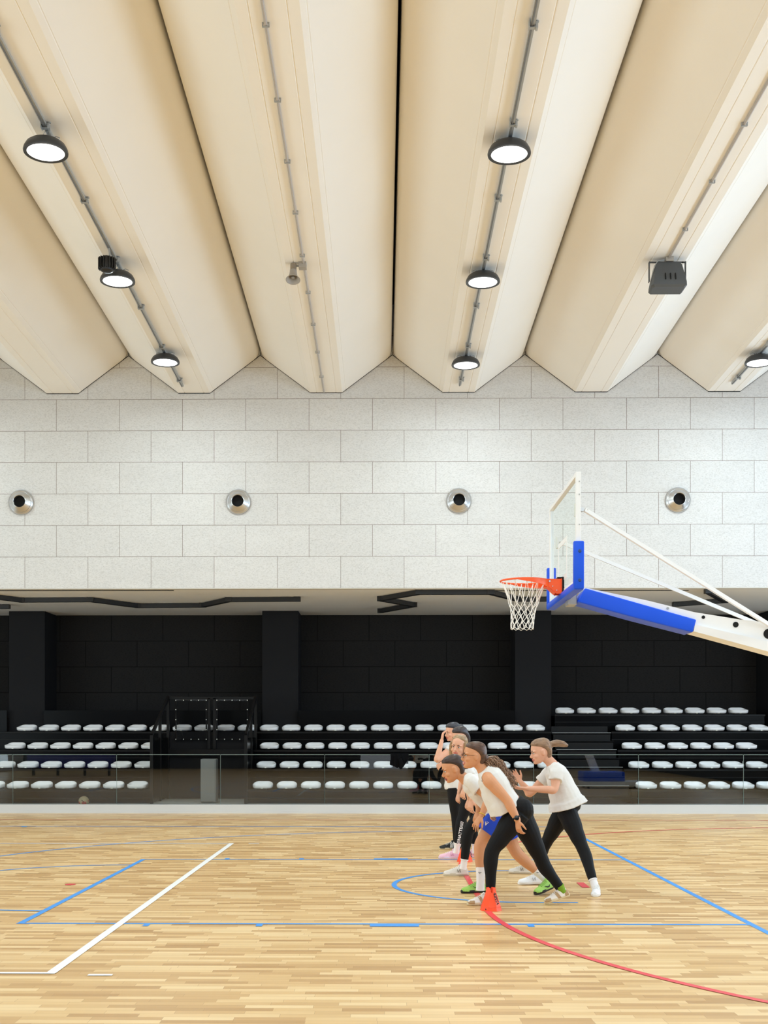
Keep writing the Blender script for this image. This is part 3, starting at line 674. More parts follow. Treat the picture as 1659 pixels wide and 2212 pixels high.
# tapering side bands from the plate around the ring
for s_ in (-1, 1):
    up_, lo = [], []
    for i in range(13):
        a = math.radians(12+i*8.2); h = 0.075*(1-i/12.5)**0.8+0.008
        x, y = RX+0.24*math.cos(a), 12+s_*0.24*math.sin(a); up_.append((x, y, RZ+0.008)); lo.append((x, y, RZ-h*0.85))
    q = []
    for i in range(13):
        c = Vector((RX, 12, 0)); u = Vector(up_[i]); l = Vector(lo[i]); n = Vector((u.x-c.x, u.y-c.y, 0)).normalized()*0.006
        q.append([u-n, u+n, l+n, l-n])
    rim.rings(q)
rim_o = rim.build('rim', M_ORG, goal, smooth=40)
pl = B()
for s_ in (-1, 1):
    yy = 12+s_*0.075
    poly = [(XB-0.155, 3.062), (XB-0.012, 3.062), (XB-0.012, 2.915), (XB-0.06, 2.915), (XB-0.075, 2.93), (XB-0.155, 3.0)]
    pl.prism(poly, yy-0.004, yy+0.004)
pl.box(XB-0.16, XB-0.012, 11.925, 12.075, 3.056, 3.064).box(XB-0.018, XB-0.008, 11.91, 12.09, 2.91, 3.066)
pl.bar((XB-0.155, 12, 3.0), (XB-0.07, 12, 2.922), 0.15, 0.008)
pl.bar((XB-0.235, 12, RZ-0.03), (XB-0.13, 12, RZ-0.03), 0.12, 0.075)
pl.build('rim_bracket', M_ORG, goal)
B().box(XB-0.008, XB+0.012, 11.90, 12.10, 2.90, 3.08).box(XB-0.05, XB+0.0, 11.95, 12.05, 3.064, 3.085, 0.004).build('spring_mount', M_BLKM, goal)
bt = B()
for x, z, r in ((XB-0.13, 3.04, .009), (XB-0.10, 2.99, .005), (XB-0.06, 2.95, .005)): bt.lathe([(r, 0), (r, 0.006)], (x, 11.921, z), (0, -1, 0), 12)
bt.build('rim_bolt', M_CHROME, goal)
# net: part of the rim assembly
net = B(); NN = 12
lev = [(0.0, 0.228), (-0.20, 0.150), (-0.265, 0.128), (-0.325, 0.118), (-0.385, 0.112), (-0.44, 0.114)]
rnd = random.Random(3)
def npt(l, k):
    z, r = lev[l]; a = 2*PI*(k+(0.5 if l % 2 else 0))/NN+0.1*l; dz = rnd.uniform(-.006, .006) if l else 0
    return Vector((RX-0.004*l+r*math.cos(a), 12+r*math.sin(a), RZ-0.012+z+dz))
nodes = [[npt(l, k) for k in range(NN)] for l in range(len(lev))]
for l in range(len(lev)-1):
    for k in range(NN):
        a = nodes[l][k]
        for kk in ((k, k-1) if l % 2 == 0 else (k, k+1)):
            b_ = nodes[l+1][kk % NN]; m_ = (a+b_)/2; out = Vector((m_.x-RX, m_.y-12, 0)).normalized()
            bow = -0.008 if l == 0 else 0.003
            net.tube([a, a.lerp(b_, .35)+out*bow, a.lerp(b_, .7)+out*bow, b_], 0.0036, 6)
for k in range(NN):
    a = nodes[-1][k]; b_ = nodes[-1][(k+1) % NN]; m_ = (a+b_)/2
    d = Vector((0, 0, -0.035))
    net.tube([a, a.lerp(b_, .1)+d*.7, m_+d, a.lerp(b_, .9)+d*.7, b_], 0.0036, 6)
    h = nodes[0][k]; net.tube([h+Vector((0, 0, .012)), h], 0.006, 6)
for l in range(1, len(lev)):
    for k in range(NN): net.ell(nodes[l][k], (0.006, 0.006, 0.007), seg=6, rg=4)
net.build('net', M_NET, rim_o, smooth=60)
# boom
def q(px, py, Y=11.87):
    p = W(px, py, Y); return (p.x, p.z)
boom = [q(1259, 1268), q(1400, 1297), q(1500, 1322), q(1600, 1338), q(1659, 1344), q(1990, 1395), q(1990, 1500), q(1659, 1405), q(1497, 1360), q(1262, 1296)]
b = B(); Y0, Y1 = 11.87, 12.13
b.prism(boom, Y0+0.012, Y1-0.012)
bo = b.build('boom', M_GW, goal)
lo = [q(1500, 1349), q(1659, 1386), q(1990, 1462), q(1990, 1503), q(1659, 1408), q(1497, 1364)]
B().prism(lo, Y0-0.02, Y1+0.02).build('lower_flange', M_GW, bo)
for px, py, r in ((1443, 1314, 0.013), (1520, 1333, 0.017), (1590, 1349, 0.028), (1661, 1369, 0.05), (1750, 1392, 0.05)):
    x, z = q(px, py); B().lathe([(r, 0), (r, 0.004)], (x, Y0+0.012, z), (0, -1, 0), 32).build('boom_hole', M_DARKGAP if px != 1443 else M_GALV, bo)
# blue padding sleeve round the boom
pad = [q(1263, 1271), q(1380, 1304), q(1503, 1339), q(1495, 1367), q(1370, 1335), q(1247, 1301), q(1250, 1293)]
b = B(); n = len(pad)
b.prism(pad, Y0-0.03, Y1+0.03)
me_pad = b.build('boom_padding', M_BPAD, goal)
bm = bmesh.new(); bm.from_mesh(me_pad.data); bmesh.ops.bevel(bm, geom=bm.edges[:], offset=0.012, segments=3, affect='EDGES', profile=0.5); bm.to_mesh(me_pad.data); bm.free()
for p_ in me_pad.data.polygons: p_.use_smooth = True
me_pad.data.set_sharp_from_angle(angle=math.radians(45))
B().box(XB+0.05, XB+0.14, 11.9, 12.1, 2.80, 2.95, 0.01).build('board_bracket', M_GALV, goal)
# struts
s0a, s0b = W(1263, 1101, 11.42), W(1665, 1352, 11.84)
s1a, s1b = W(1214, 1172, 12.62), W(1662, 1358, 12.15)
B().bar(s0a, s0a.lerp(s0b, 1.35), 0.036, 0.036).build('upper_strut', M_GW, goal)
B().bar(s1a, s1a.lerp(s1b, 1.3), 0.036, 0.036).build('upper_strut', M_GW, goal)
for s_, yy in ((s0a, 11.42), (s1a, 12.62)):
    B().box(XB+0.04, XB+0.06, yy-0.05, yy+0.05, s_.z-0.06, s_.z+0.06).box(XB+0.05, XB+0.10, yy-0.012, yy+0.012, s_.z-0.02, s_.z+0.02).build('strut_plate', M_GW, goal)
    B().tube([(XB+0.055, yy, s_.z), (s_.x+0.03, yy, s_.z-0.003)], 0.014, 12).lathe([(0.02, -0.02), (0.02, 0.02)], (XB+0.11, yy, s_.z), (0, 1, 0), 16).build('strut_joint', M_CHROME, goal)
# carriage outside the frame
x1, z1 = q(1990, 1440)
B().bar((x1-0.05, 12, z1+0.1), (6.05, 12, 0.40), 0.2, 0.2, up=(0, 1, 0)).build('mast', M_GW, goal)
B().box(5.6, 6.75, 11.5, 12.5, 0.20, 0.47, 0.03).build('carriage_padding', M_BPAD, goal)
B().box(5.62, 7.4, 11.5, 12.5, 0.06, 0.20, 0.01).build('carriage', M_GW, goal)
for xx in (5.75, 7.2):
    for yy in (11.6, 12.4): B().lathe([(0.035, -0.03), (0.035, 0.03)], (xx, yy, 0.035), (0, 1, 0), 20).build('wheel', M_BLKM, goal)
# ================================================================== CONES
M_CONE = mat('cone_orange', srgb(255, 84, 38), 0.42, spec=0.4)
def text_mesh(name, body, size, M, m, parent, bold=0.0):
    cu = bpy.data.curves.new(name, 'FONT'); cu.body = body; cu.size = size; cu.extrude = 0.0004; cu.offset = bold
    cu.align_x = 'CENTER'; cu.align_y = 'CENTER'
    o = bpy.data.objects.new('t', cu); C.objects.link(o); dg = bpy.context.evaluated_depsgraph_get(); dg.update()
    me = bpy.data.meshes.new_from_object(o.evaluated_get(dg)); bpy.data.objects.remove(o)
    me.transform(Matrix.Translation(-Vector(parent['_o'])) @ M); me.materials.clear(); me.materials.append(m)
    r = bpy.data.objects.new(name, me); C.objects.link(r); r.parent = parent; me.name = name; r['_o'] = parent['_o']; return r
M_INK = mat('black_ink', srgb(20, 18, 18), 0.6)
def cone(p, label, rot=0.1, text=True):
    t = thing('training_cone', (p.x, p.y, 0), label, 'cone')
    def sq(h, z, n=64, ch=0.72, zf=None):
        out = []
        for j in range(n):
            a = 2*PI*j/n; c, s_ = math.cos(a), math.sin(a)
            r = h/max(abs(c), abs(s_), (abs(c)+abs(s_))*ch)
            out.append(Vector((r*c, r*s_, z if zf is None else zf(a))))
        return out
    R = Matrix.Rotation(rot, 4, 'Z')
    def notch(a, lo=0.155):
        d = min(abs(((a-k*PI/2+PI) % (2*PI))-PI) for k in range(4))
        return lo+(0.195-lo)*min(1, max(0, (d-0.16)/0.12))
    rr = [sq(0.083, 0.034), sq(0.080, 0.037), sq(0.056, 0.115), sq(0.043, 0.155)]
    rr.append([Vector((v.x*0.95, v.y*0.95, 0)) for v in sq(0.040, 0)])
    for j, v in enumerate(rr[-1]): v.z = notch(2*PI*j/64)
    inner = [Vector((v.x*0.88, v.y*0.88, v.z-0.0005)) for v in rr[-1]]
    low = [Vector((v.x*0.75, v.y*0.75, 0.15)) for v in rr[-1]]
    b = B().rings(rr+[inner, low], cap=False); b.xf(Matrix.Translation(p) @ R); b.build('cone_body', M_CONE, t, smooth=35)
    b = B().rings([sq(0.0905, 0.001), sq(0.088, 0.006), sq(0.081, 0.034), sq(0.076, 0.036), sq(0.07, 0.002)], cap=False); b.xf(Matrix.Translation(p) @ R); b.build('base_flange', M_CONE, t, smooth=35)
    if text:
        # writing down the right-hand edge of the near face
        n = Vector((0, -math.cos(0.268), math.sin(0.268)))
        top = Vector((0.024, -0.0405, 0.165)); bot = Vector((0.052, -0.0815, 0.05))
        xa = (bot-top).normalized(); za = n; ya = za.cross(xa).normalized(); za = xa.cross(ya)
        Mx = Matrix((xa, ya, za)).transposed().to_4x4(); Mx.translation = (top+bot)/2+Vector((-0.006, -0.004, 0.0))
        text_mesh('printed_name', '·KIPSTA', 0.032, Matrix.Translation(p) @ R @ Mx, M_INK, t, bold=0.0012)
        M6 = Matrix.Rotation(PI/2-0.2, 4, 'X'); M6.translation = Vector((-0.062, -0.0905, 0.02))
        text_mesh('printed_number', '6', 0.02, Matrix.Translation(p) @ R @ M6, M_INK, t, bold=0.001)
    return t
cone(F(1060.5, 1966), 'orange training cone in front of the nearest player, on the red line')
cone(F(1004, 1861), 'orange training cone half hidden behind the leg in black leggings', rot=0.5, text=True)
# ================================================================== PEOPLE
V = Vector
def skin_mat(name, c): 
    m = mat(name, srgb(*c), 0.5, spec=0.35, noise_amt=0.05, nscale=30); b = m.node_tree.nodes['Principled BSDF']
    b.inputs['Subsurface Weight'].default_value = 0.12; b.inputs['Subsurface Radius'].default_value = (0.02, 0.008, 0.004); return m
SK1 = skin_mat('skin_warm', (212, 152, 112)); SK2 = skin_mat('skin_light', (224, 170, 142))
M_TEE = mat('white_cotton', srgb(226, 223, 219), 0.9, spec=0.1, bump=0.8, bscale=11)
M_LEG = mat('black_leggings', srgb(17, 17, 19), 0.65, spec=0.2, bump=0.1, bscale=300)
M_BSH = mat('blue_shorts', srgb(18, 68, 205), 0.7, bump=0.4, bscale=18)
M_SOCK = mat('white_sock', srgb(238, 236, 238), 0.9, bump=0.25, bscale=120)
M_LIP = mat('lips', srgb(190, 92, 84), 0.4); M_TEETH = mat('teeth', srgb(245, 240, 232), 0.3)
M_EYEW = mat('eye_white', srgb(235, 232, 228), 0.25); M_EYEB = mat('eye_dark', srgb(45, 30, 22), 0.2); M_BROW = mat('eyebrow', srgb(70, 46, 32), 0.8)
def hair_mat(name, c1, c2, sc_=75):
    m = bpy.data.materials.new(name); m.use_nodes = True; nt = m.node_tree; b = nt.nodes['Principled BSDF']; b.inputs['Roughness'].default_value = 0.42
    tc = nd(nt, 'ShaderNodeTexCoord'); mp = nd(nt, 'ShaderNodeMapping'); mp.inputs['Scale'].default_value = (0.3, 1.2, 0.8); n = nd(nt, 'ShaderNodeTexNoise'); n.inputs['Scale'].default_value = sc_; n.inputs['Detail'].default_value = 4
    nt.links.new(tc.outputs['Object'], mp.inputs[0]); nt.links.new(mp.outputs[0], n.inputs['Vector']); r = nd(nt, 'ShaderNodeValToRGB'); nt.links.new(n.outputs['Fac'], r.inputs[0])
    r.color_ramp.elements[0].position = 0.2; r.color_ramp.elements[0].color = srgb(*c1); r.color_ramp.elements[1].position = 0.85; r.color_ramp.elements[1].color = srgb(*c2)
    nt.links.new(r.outputs[0], b.inputs['Base Color']); bp = nd(nt, 'ShaderNodeBump'); bp.inputs['Strength'].default_value = 0.4; bp.inputs['Distance'].default_value = 0.002
    nt.links.new(n.outputs['Fac'], bp.inputs['Height']); nt.links.new(bp.outputs['Normal'], b.inputs['Normal']); return m
def Q(cx, cy, Y): return W(900+cx/3.7705, 1540+cy/3.7696, Y)   # point seen in the players' area at true depth Y
def spline(pts, n=6):
    P = [Vector(p) for p in pts]; out = []
    for i in range(len(P)-1):
        p0 = P[max(i-1, 0)]; p1 = P[i]; p2 = P[i+1]; p3 = P[min(i+2, len(P)-1)]
        for k in range(n):
            t = k/n; out.append(0.5*((2*p1)+(p2-p0)*t+(2*p0-5*p1+4*p2-p3)*t*t+(3*p1-p0-3*p2+p3)*t**3))
    out.append(P[-1]); return out
def lerp_list(v, n=6):
    out = []
    for i in range(len(v)-1):
        for k in range(n):
            t = k/n; t = t*t*(3-2*t); out.append(v[i]*(1-t)+v[i+1]*t)
    out.append(v[-1]); return out
def limb(b, pts, rad, n=6, seg=14): b.tube(spline(pts, n), lerp_list(rad, n), seg, round_=True)
def torso(b, pts, rs, rd, side, n=6, seg=24):
    P = spline(pts, n); A = lerp_list(rs, n); D = lerp_list(rd, n); out = []
    for i, p in enumerate(P):
        t = (P[min(i+1, len(P)-1)]-P[max(i-1, 0)]).normalized(); s_ = (side-t*side.dot(t)).normalized(); f = t.cross(s_)
        out.append([p+s_*A[i]*math.copysign(abs(math.cos(2*PI*j/seg))**0.85, math.cos(2*PI*j/seg))+f*D[i]*math.copysign(abs(math.sin(2*PI*j/seg))**0.9, math.sin(2*PI*j/seg)) for j in range(seg)])
    b.rings(out)
def frame(f, u):
    f = Vector(f).normalized(); u = Vector(u); s_ = u.cross(f).normalized(); u = f.cross(s_).normalized()
    return Matrix((f, s_, u)).transposed()          # columns: forward, left, up
HEADR = [(.122, .015, -.03, .018), (.114, .040, -.055, .040), (.097, .065, -.080, .058), (.070, .082, -.094, .069), (.040, .091, -.100, .0735), (.015, .089, -.1, .074), (-.005, .086, -.097, .073), (-.025, .087, -.090, .0705),
         (-.045, .089, -.076, .066), (-.062, .089, -.056, .060), (-.080, .087, -.03, .051), (-.096, .084, .0, .038), (-.108, .076, .03, .024)]
def head_pts(b, c, M, k=1.0):
    st = len(b.v); seg = 28
    rr = []
    for z, xf, xb, hw in HEADR:
        m_ = (xf+xb)/2; h = (xf-xb)/2
        rr.append([(m_+h*math.copysign(abs(math.cos(2*PI*j/seg))**0.92, math.cos(2*PI*j/seg)), hw*math.copysign(abs(math.sin(2*PI*j/seg))**0.95, math.sin(2*PI*j/seg)), z) for j in range(seg)])
    b.rings(rr)
    # nose, brow, lips, chin, cheeks, ears
    b.tube([(.082, 0, .008), (.096, 0, -.012), (.108, 0, -.028), (.102, 0, -.036)], [.008, .0095, .0125, .010], 10, round_=True)
    for s_ in (-1, 1):
        b.ell((.095, s_*.010, -.033), (.009, .007, .007)); b.ell((.070, s_*.036, .020), (.020, .026, .009)); b.ell((.060, s_*.042, -.030), (.026, .022, .022))
        b.ell((-.004, s_*.077, -.008), (.018, .010, .032), Matrix.Rotation(0.12, 3, 'Y')); b.ell((-.004, s_*.081, .010), (.016, .008, .014))
    b.ell((.088, 0, -.056), (.010, .024, .006)); b.ell((.086, 0, -.068), (.010, .020, .006)); b.ell((.080, 0, -.092), (.014, .018, .013))
    for i in range(st, len(b.v)): b.v[i] = c+M @ (b.v[i]*k)
def face_parts(body, c, M, k, smile, glasses=False, mouth_open=False):
    def put(b): 
        for i in range(len(b.v)): b.v[i] = c+M @ (b.v[i]*k)
        return b
    for s_ in (-1, 1):
        e_ = put(B().ell((.0765, s_*.031, .003), (.0115, .0135, .0075))).build('eye', M_EYEW, body, smooth=180)
        put(B().ell((.0865, s_*.032, .003), (.0035, .0058, .0062))).build('iris', M_EYEB, e_, smooth=180)
        put(B().tube([(.0895, s_*.014, .020), (.089, s_*.030, .0265), (.079, s_*.05, .019)], [.0028, .0032, .0018], 8)).build('eyebrow', M_BROW, body)
        put(B().tube([(.086, s_*.018, .0075), (.0885, s_*.031, .0115), (.080, s_*.045, .007)], .0014, 6)).build('eyelash', M_BROW, body)
    if mouth_open:
        put(B().ell((.090, 0, -.063), (.008, .019, .011))).build('mouth', mat('mouth_inside', srgb(90, 30, 30), 0.5), body, smooth=180)
        put(B().ell((.0935, 0, -.058), (.005, .015, .004))).build('teeth', M_TEETH, body, smooth=180)
    elif smile: put(B().ell((.0925, 0, -.062), (.0065, .022, .0055))).build('teeth', M_TEETH, body, smooth=180)
    o_ = .008 if mouth_open else (.003 if smile else .0)
    lp_ = B().tube([(.078, .030, -.058), (.093, .014, -.0555), (.0985, 0, -.0565), (.093, -.014, -.0555), (.078, -.030, -.058)], [.002, .0042, .0046, .0042, .002], 8)
    lp_.tube([(.078, .028, -.062-o_*.5), (.091, .013, -.068-o_), (.0955, 0, -.069-o_), (.091, -.013, -.068-o_), (.078, -.028, -.062-o_*.5)], [.002, .0045, .005, .0045, .002], 8)
    put(lp_).build('lips', M_LIP, body, smooth=60)
    if glasses:
        g_ = B()
        for s_ in (-1, 1):
            g_.tube([(.105-.006*math.cos(a*PI/8)**2, s_*.034+.024*math.cos(a*PI/8), .0+.019*math.sin(a*PI/8)) for a in range(16)], .0013, 6, close=True)
            g_.tube([(.098, s_*.058, .006), (.04, s_*.079, .008), (-.01, s_*.081, .006)], .0013, 6)
        g_.tube([(.104, -.010, .004), (.108, 0, .008), (.104, .010, .004)], .0014, 6)
        put(g_).build('glasses', mat('thin_dark_frame', srgb(50, 40, 36), 0.3, metal=0.6), body)
CAPR = [(.130, .005, -.035, .02), (.125, .036, -.062, .044), (.110, .064, -.088, .062), (.088, .080, -.104, .0745), (.066, .070, -.109, .0785), (.045, .030, -.111, .080), (.022, -.012, -.111, .079), (.0, -.030, -.108, .076), (-.02, -.036, -.104, .072), (-.045, -.036, -.098, .068), (-.068, -.034, -.082, .055)]
def hair_cap(b, c, M, k=1.0, back=0.0):
    st = len(b.v); rr = []; seg = 30
    for z, xf, xb, hw in CAPR:
        if z > .03: xf -= back
        m_ = (xf+xb)/2; h = (xf-xb)/2
        rr.append([(m_+h*math.copysign(abs(math.cos(2*PI*j/seg))**0.85, math.cos(2*PI*j/seg)), hw*math.copysign(abs(math.sin(2*PI*j/seg))**0.9, math.sin(2*PI*j/seg)), z) for j in range(seg)])
    b.rings(rr)
    for i in range(st, len(b.v)): b.v[i] = c+M @ (b.v[i]*k)
def hand(b, wrist, d, nrm, curl=0.5, L=0.175, spread=0.1, left=1):
    """d: wrist->fingers, nrm: palm side normal; thumb leaves the palm side edge (left = which edge)"""
    d = Vector(d).normalized(); nrm = Vector(nrm); nrm = (nrm-d*nrm.dot(d)).normalized(); s_ = d.cross(nrm)*left
    wrist = Vector(wrist); k = L/0.175
    # palm: flattened loft
    out = []
    for t, hw, th in ((0, .024, .019), (.25, .031, .017), (.6, .037, .015), (.9, .040, .0125), (1.0, .037, .010)):
        p = wrist+d*(0.088*k*t); out.append([p+s_*hw*k*math.cos(2*PI*j/16)+nrm*th*k*math.sin(2*PI*j/16) for j in range(16)])
    b.rings(out)
    for i, (o_, ln_) in enumerate(((.031, .070), (.0105, .079), (-.010, .074), (-.030, .058))):
        base = wrist+d*(0.080*k)+s_*o_*k; dr = (d+s_*(o_/0.03)*spread).normalized(); a = 0.0; pts = [base]; p = base; rr = [.0092*k]
        for q_, (fr_, ad) in enumerate(((.45, .5), (.32, .8), (.23, .55))):
            a += ad*curl*1.15; v = dr*math.cos(a)+nrm*math.sin(a); p = p+v*ln_*k*fr_; pts.append(p); rr.append((.0086, .0078, .0064)[q_]*k)
        b.tube(pts, rr, 8, round_=True)
    tb_ = wrist+d*.022*k+s_*.022*k; td = (d*.62+s_*.78+nrm*.25).normalized(); t2 = (d*.85+s_*.35+nrm*.35*(0.5+curl)).normalized()
    b.tube([tb_, tb_+td*.036*k, tb_+td*.036*k+t2*.032*k, tb_+td*.036*k+t2*.055*k], [.0135*k, .0115*k, .0098*k, .0075*k], 8, round_=True)
def shoe(body, heel, toe, mats, ankle=None, h=1.0, name='shoe', label=None, stripes=None, swoosh=False, lift=0.0):
    """low sports shoe; heel/toe are points of the sole; lift raises the heel"""
    heel = Vector(heel); toe = Vector(toe); L = (toe-heel).length; f = (toe-heel).normalized(); up = Vector((0, 0, 1)); s_ = up.cross(f).normalized(); up = f.cross(s_)
    M = Matrix((f, s_, up)).transposed(); k = L/0.275
    def put(b):
        for i in range(len(b.v)): b.v[i] = heel+M @ (b.v[i]*k)
        return b
    up_m, sole_m, acc_m, lace_m = mats
    rr = []
    for x, hw, ht, zz in ((.006, .022, .045, .025), (.015, .031, .078, .022), (.045, .035, .088, .022), (.085, .036, .088, .022), (.105, .038, .082, .022), (.14, .041, .068, .022), (.18, .045, .053, .022), (.22, .045, .042, .022), (.25, .037, .034, .023), (.268, .022, .024, .024)):
        rr.append([(x+(0.01 if math.sin(2*PI*j/20) > 0.6 and x < .05 else 0), hw*math.cos(2*PI*j/20)*(1-0.25*max(0, math.sin(2*PI*j/20))), zz+max(-0.004, (ht)*math.sin(2*PI*j/20))) for j in range(20)])
    sh = put(B().rings(rr)).build(name, up_m, body, remesh=0.0045, sm_it=3)
    if label: sh['label'] = label
    def outline(g, z, n=36):
        o_ = []
        for j in range(n):
            a = 2*PI*j/n; x = 0.1375-0.1395*math.cos(a)*1.0; t = x/.275; wd = .034+.012*math.exp(-((t-.72)/.28)**2)-.006*math.exp(-((t-.42)/.12)**2)
            o_.append((0.1375-(0.1375+g)*math.cos(a), (wd+g)*math.copysign(abs(math.sin(a))**.7, math.sin(a)), z))
        return o_
    put(B().rings([outline(-.006, 0.0), outline(0, .005), outline(.003, .016), outline(.001, .030), outline(-.005, .033)])).build('sole', sole_m, sh, smooth=50)
    lb_ = B()
    for i in range(5):
        x = .105+i*.019; ht = (.082, .075, .067, .060, .053)[i]
        lb_.tube([(x, -.026, .022+ht*.80), (x+.004, -.012, .022+ht*.985+.002), (x+.006, 0, .0235+ht), (x+.004, .012, .022+ht*.985+.002), (x, .026, .022+ht*.80)], .0028, 6)
    put(lb_).build('laces', lace_m, sh)
    put(B().tube([(.062, 0, .105), (.085, 0, .118), (.10, 0, .108)], [.014, .012, .012], 8, round_=True)).build('tongue', up_m, sh, smooth=60)
    ac = B()
    for sd in (-1, 1):
        if stripes == 'bars':
            for i in range(3): ac.bar((.10+i*.017, sd*.0425, .03), (.088+i*.017, sd*.031, .088), .007, .004, up=(0, 1, 0))
        elif stripes == 'N':
            for a_, b_ in (((.095, .04), (.102, .075)), ((.102, .075), (.122, .04)), ((.122, .04), (.13, .072))): ac.bar((a_[0], sd*.0405, a_[1]), (b_[0], sd*.037, b_[1]), .006, .005, up=(0, 1, 0))
        if swoosh: ac.tube([(.085, sd*.0385, .062), (.10, sd*.0415, .046), (.115, sd*.042, .046), (.17, sd*.042, .068)], [.002, .0065, .006, .001], 6)
    if ac.v: put(ac).build('side_mark', acc_m, sh)
    if stripes == 'patch':                             # leather overlays cut from the shoe's own surface
        off = V(sh['_o']); Mi = M.inverted(); me = sh.data
        for nm, test in (('toe_overlay', lambda p: p.x > .205 and p.z < .050 and not (p.x > .255 and p.z > .04)), ('heel_overlay', lambda p: p.x < .052 and p.z < .085-.5*p.x),
                         ('side_overlay', lambda p: .10+.35*(p.z-.03) < p.x < .135+.35*(p.z-.03) and p.z < .088)):
            pb = B(); idx = {}
            for f_ in me.polygons:
                c_l = (Mi @ (f_.center+off-heel))/k
                if test(c_l):
                    ff_ = []
                    for vi in f_.vertices:
                        if vi not in idx: idx[vi] = len(pb.v); pb.v.append(me.vertices[vi].co+off+me.vertices[vi].normal*.0016)
                        ff_.append(idx[vi])
                    pb.f.append(tuple(ff_))
            if pb.f: pb.build(nm, acc_m, sh, smooth=180)
    return sh
"""PERSON"""
def sock(body, leg, t0, m, label=None, r=0.037, ext=0.088):
    kn, an = leg
    p0 = an+(kn-an)*t0; d = (p0-an).normalized()
    b = B().tube([an-d*ext, an, an+(p0-an)*.5, p0-d*.012, p0], [r*1.0, r*.94, r*1.02, r*1.14, r*1.16], 20)
    o = b.build('sock', m, body, smooth=50)
    if label: o['label'] = label
    return o
def person(loc, label, skin, J, side, hair_m=None):
    """J: dict of joints in world space. Returns body object"""
    root = thing('person', loc, label, 'person')
    b = B()
    M = J['headM']; hc_ = J['head']; k = J.get('hk', 1.0)
    head_pts(b, hc_, M, k)
    nb = hc_+M @ (Vector((-.028, 0, -.05))*k)
    limb(b, [nb, (nb+J['neck'])/2+M @ Vector((-.004, 0, 0)), J['neck']], [.052*k, .05, .056])
    sp = J['spine']                                     # pelvis ... neck base
    torso(b, sp, J.get('bs', [.135, .14, .125, .145, .15, .06]), J.get('bd', [.09, .10, .088, .105, .085, .055]), side)
    for s_ in ('n', 'f'):
        A = J['arm_'+s_]; sh_, el, wr = A[:3]
        limb(b, [sh_+(J['neck']-sh_)*.35, sh_, sh_.lerp(el, .35), el, el.lerp(wr, .3), wr], [r_*J.get('ak', 1.0) for r_ in (.048, .052, .047, .037, .038, .0255)], seg=14)
        hand(b, wr, *A[3])
        Lg = J['leg_'+s_]; hp, kn, an = Lg
        bk = J.get('calf', .012); cdir = ((kn-hp).normalized()-(an-kn).normalized()); cd = cdir.normalized()*-bk if cdir.length > .05 else Vector((0, 0, 0))
        limb(b, [hp, hp.lerp(kn, .4), kn, kn.lerp(an, .3)-cd, kn.lerp(an, .75)-cd*.3, an, an+(an-kn).normalized()*.05], [.082, .081, .058, .056, .040, .034, .034], seg=16)
    body = b.build('body', skin, root, remesh=0.0048, sm_it=4)
    return root, body
def leggings(root, J, side, t_end=0.92, m=None, name='leggings', rk=1.0, label=None, hipw=1.0):
    b = B(); sp = J['spine']
    torso(b, [sp[0]+(sp[0]-sp[1]).normalized()*.06, sp[0], sp[1], sp[1].lerp(sp[2], .6)], [.13*hipw, .172*hipw, .158, .145], [.10*hipw, .130*hipw, .120, .108], side)
    for s_ in ('n', 'f'):
        hp, kn, an = J['leg_'+s_]; end = kn.lerp(an, t_end)
        cdir = ((kn-hp).normalized()-(an-kn).normalized()); cd = cdir.normalized()*-.014 if cdir.length > .05 else Vector((0, 0, 0))
        pts = [hp, hp.lerp(kn, .35), hp.lerp(kn, .7), kn, kn.lerp(an, .28)-cd, kn.lerp(an, .7)-cd*.3, end]
        b.tube(spline(pts, 5), lerp_list([.108*rk, .101*rk, .082*rk, .066*rk, .064*rk, .047, .0415], 5), 18)
        bt_ = hp+(hp-kn).normalized()*.015+(-J['front'])*.028; b.ell(bt_, (.104*rk, .094*rk, .104*rk))
    o = b.build(name, m or M_LEG, root, remesh=0.0055, sm_it=3)
    if label: o['label'] = label
    return o
def shirt(root, J, side, sleeve=0.35, loose=1.0, hem=0.0, m=None, label=None, name='t_shirt', fab=7.0, own=None):
    b = B(); sp = J['spine']; h0 = sp[0].lerp(sp[1], 0.5-hem) if hem < .5 else sp[0]-(sp[1]-sp[0]).normalized()*(hem-.5)*.3
    pts = [h0]+sp[1:-1]+[sp[-1]-(sp[-1]-sp[-2]).normalized()*.005]
    n_ = len(pts)
    rs = [.185*loose, .172*loose, .155*loose, .168, .165, .072]; rd = [.150*loose, .138*loose, .118*loose, .122, .105, .064]
    if own: pts, rs, rd = own
    torso(b, pts, rs, rd, side)
    for s_ in ('n', 'f') if sleeve > 0 else ():
        sh_, el, wr = J['arm_'+s_][:3]
        e_ = sh_.lerp(el, sleeve)
        limb_pts = [sh_+(J['neck']-sh_)*.45, sh_, e_]
        b.tube(spline(limb_pts, 5), lerp_list([.064, .068, .072] if sleeve > .25 else ([.056, .056, .056] if sleeve > .1 else [.060, .064, .060]), 5), 18)
    for i, v in enumerate(b.v):
        n1 = noise.noise(v*fab); n2 = noise.noise(v*fab*2.3+Vector((5, 2, 1))); b.v[i] = v+Vector((n2, n1, n1-n2))*.014
    o = b.build(name, m or M_TEE, root, remesh=0.0055, sm_it=6)
    if label: o['label'] = label
    return o
def spine_of(pel, chest, neck, front, k=.0):
    """six spine points; slight curve"""
    w1 = pel.lerp(chest, .38)-front*k; 
    return [pel, pel.lerp(w1, .5), w1, chest, chest.lerp(neck, .55), neck]
LFT = V((-1, 0, 0))
